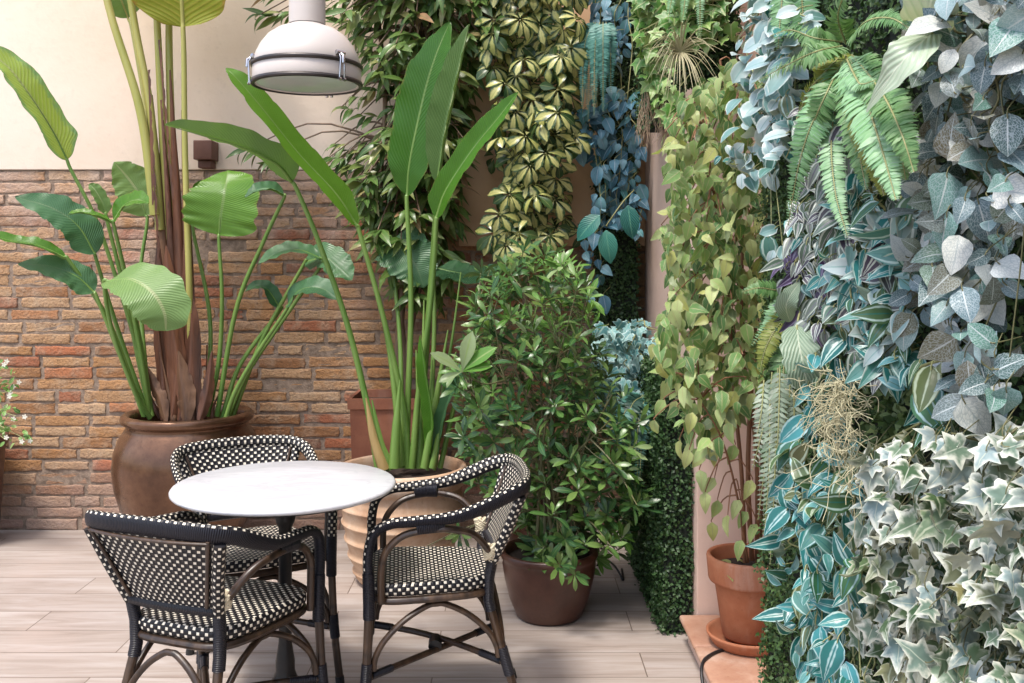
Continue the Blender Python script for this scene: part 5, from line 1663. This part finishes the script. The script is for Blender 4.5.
trailing('striped_blue_plant', 'trailing plant with bright blue and teal striped leaves low on the hedge panel edge', 'plant', P, tr_ + [leaf_tpl(.5, 'oval', 6, 2, .3, .5)], ['trad_b', 'trad_t', 'trad_g'], .074, (-.45, -.5, -.4), .6, (-.45, -.75, .5), .45, k=5, petiole=.4)

t = thing('feather_leaf_plant', 'single large oval leaf with dark feathered veins hanging beside the weeping fig', 'plant', tuple(W(800, 325, 2.5)))
mb, P_, Nn = blade([(797, 326, 2.24), (799, 345, 2.19), (804, 368, 2.17), (808, 391, 2.19)], 38, (-.25, -1, .25), fold=.1, wave=.02, prof='round', seed=77)
lf = mb.build('leaf', LM['cal'], t)
MB().tube(spline([W(806, 300, 2.45), W(800, 312, 2.3), P_[0], P_[5] - Nn[5] * .003], 12), .0025, 6).build('leaf_stalk', LM['ostem'], lf)
mb, P_, Nn = blade([(790, 322, 2.35), (786, 308, 2.31), (790, 296, 2.29), (800, 282, 2.29)], 22, (-.3, -1, .2), fold=.2, wave=.02, prof='slim', seed=78)
mb.build('leaf', LM['cal'], t)

t = thing('grey_trailing_plant', 'narrow curtain of grey-green feathery strands hanging at the left edge of the near hedge panel', 'plant', tuple(W(780, 370, 2.75)))
for x0, x1, y0, y1 in ((772, 758, 372, 520), (778, 766, 368, 548), (784, 774, 365, 535), (790, 782, 375, 560), (768, 752, 395, 470), (794, 790, 390, 520), (776, 770, 380, 565), (786, 778, 400, 570), (764, 754, 380, 450), (780, 772, 366, 500), (770, 764, 400, 540)):
    d = 2.48 + .08 * rng.random()
    frond(t, [(x0, y0, d), ((x0 + x1) / 2 + 2, (y0 + y1) / 2, d - .04), (x1, y1, d - .03)], 19, 'grey', dens=.5, tp=pin, sweep=.7)

t = MB()
for i in range(240):
    px, py = 838 + 11 * rng.normal(), 402 + 17 * rng.normal()
    if rng.random() < .25:
        px, py = rng.uniform(825, 870), rng.uniform(430, 490)
    p0 = wallpts([(px, py)], .655, .012)[0]
    p = [p0]
    dv = rng.normal(0, 1, 3)
    for q in range(5):
        dv = dv * .6 + rng.normal(0, .8, 3)
        p.append(p[-1] + dv * .010 + (0, 0, -.006))
    t.tube(spline(p, 20), .0008, 4)
tag(t.build('spanish_moss', LM['moss']), 'tangle of tan thread-like moss among the turquoise striped leaves', 'moss', kind='stuff')

pts = pick([(860, 395), (880, 380), (950, 400), (965, 430), (940, 440), (900, 455), (870, 440)], 380, 2)
P = wallpts(pts, .752, .008)
n = len(P)
t = thing('moss_patch', 'patch of short bright green ground cover above the variegated ivy', 'moss', tuple(P.mean(0)))
MB().leaves(tiny, P, rdir(n, (-.6, -.2, .2), .7), rdir(n, (-.7, -.4, .4), .4), .022 * (.7 + .6 * rng.random(n))).build('foliage', LM['hedge_l'], t)

pts = np.vstack([pick([(868, 452), (905, 440), (935, 425), (985, 436), (1000, 428), (1070, 425), (1080, 720), (905, 720), (890, 660), (868, 640), (872, 590), (852, 560), (862, 520), (850, 500)], 480, 7.5)])
P = wallpts(pts, .67, .045)
trailing('variegated_ivy', 'large mass of cream edged variegated ivy filling the lower right corner', 'ivy', P, iv, ['vivy', 'vivy_g'], .05, (-.3, -.45, -.5), .65, (-.5, -.7, .5), .62, k=9, petiole=.6, r=.0022, smat='dstem')
pts = pick([(850, 480), (868, 500), (860, 560), (852, 600), (860, 650), (880, 680), (850, 690), (840, 600)], 16, 14)
P = wallpts(pts, .70, .02)
trailing('variegated_ivy', 'thin strand of cream edged ivy between blue striped leaves and large ivy mass', 'ivy', P, iv, ['vivy', 'vivy_g'], .05, (-.3, -.45, -.6), .4, (-.5, -.75, .45), .3, k=2, petiole=.6)

# ================================================================== camera, light, world
cam = bpy.data.cameras.new('camera')
co = bpy.data.objects.new('camera', cam)
COL.objects.link(co)
co.location = (0, 0, CZ)
co.rotation_euler = (math.pi / 2, 0, 0)
cam.sensor_fit = 'HORIZONTAL'
cam.sensor_width = 36
cam.lens = F / 1024 * 36
cam.shift_y = (HOR - 341.5) / 1024
cam.clip_start = .05
cam.clip_end = 200
SC.camera = co

SUN_EL, SUN_AZ = 67., 214.      # azimuth clockwise from +Y: behind the camera, from the left
el, az = math.radians(SUN_EL), math.radians(SUN_AZ)
sl = bpy.data.lights.new('sun', 'SUN')
sl.energy = SUNE
sl.angle = math.radians(SUNA)
sl.color = (1.0, .95, .89)
so = bpy.data.objects.new('sun', sl)
COL.objects.link(so)
dirv = Vector((math.sin(az) * math.cos(el), math.cos(az) * math.cos(el), math.sin(el)))
so.rotation_euler = dirv.to_track_quat('Z', 'Y').to_euler()
so.location = dirv * 10

wd = bpy.data.worlds.new('World')
SC.world = wd
wd.use_nodes = True
nt = wd.node_tree
nt.nodes.clear()
sky = nt.nodes.new('ShaderNodeTexSky')
sky.sky_type = 'NISHITA'
sky.sun_disc = False
sky.sun_elevation = el
sky.sun_rotation = az
sky.air_density = 1.0
sky.dust_density = 3.0
sky.ozone_density = .3
bg = nt.nodes.new('ShaderNodeBackground')
bg.inputs['Strength'].default_value = SKYS
ow = nt.nodes.new('ShaderNodeOutputWorld')
nt.links.new(sky.outputs[0], bg.inputs[0])
nt.links.new(bg.outputs[0], ow.inputs[0])

SC.view_settings.view_transform = 'Standard'
SC.view_settings.look = 'None'
SC.view_settings.gamma = 1.0
SC.view_settings.exposure = EXPO
SC.cycles.max_bounces = 8
SC.cycles.transparent_max_bounces = 8
SC.cycles.use_denoising = True
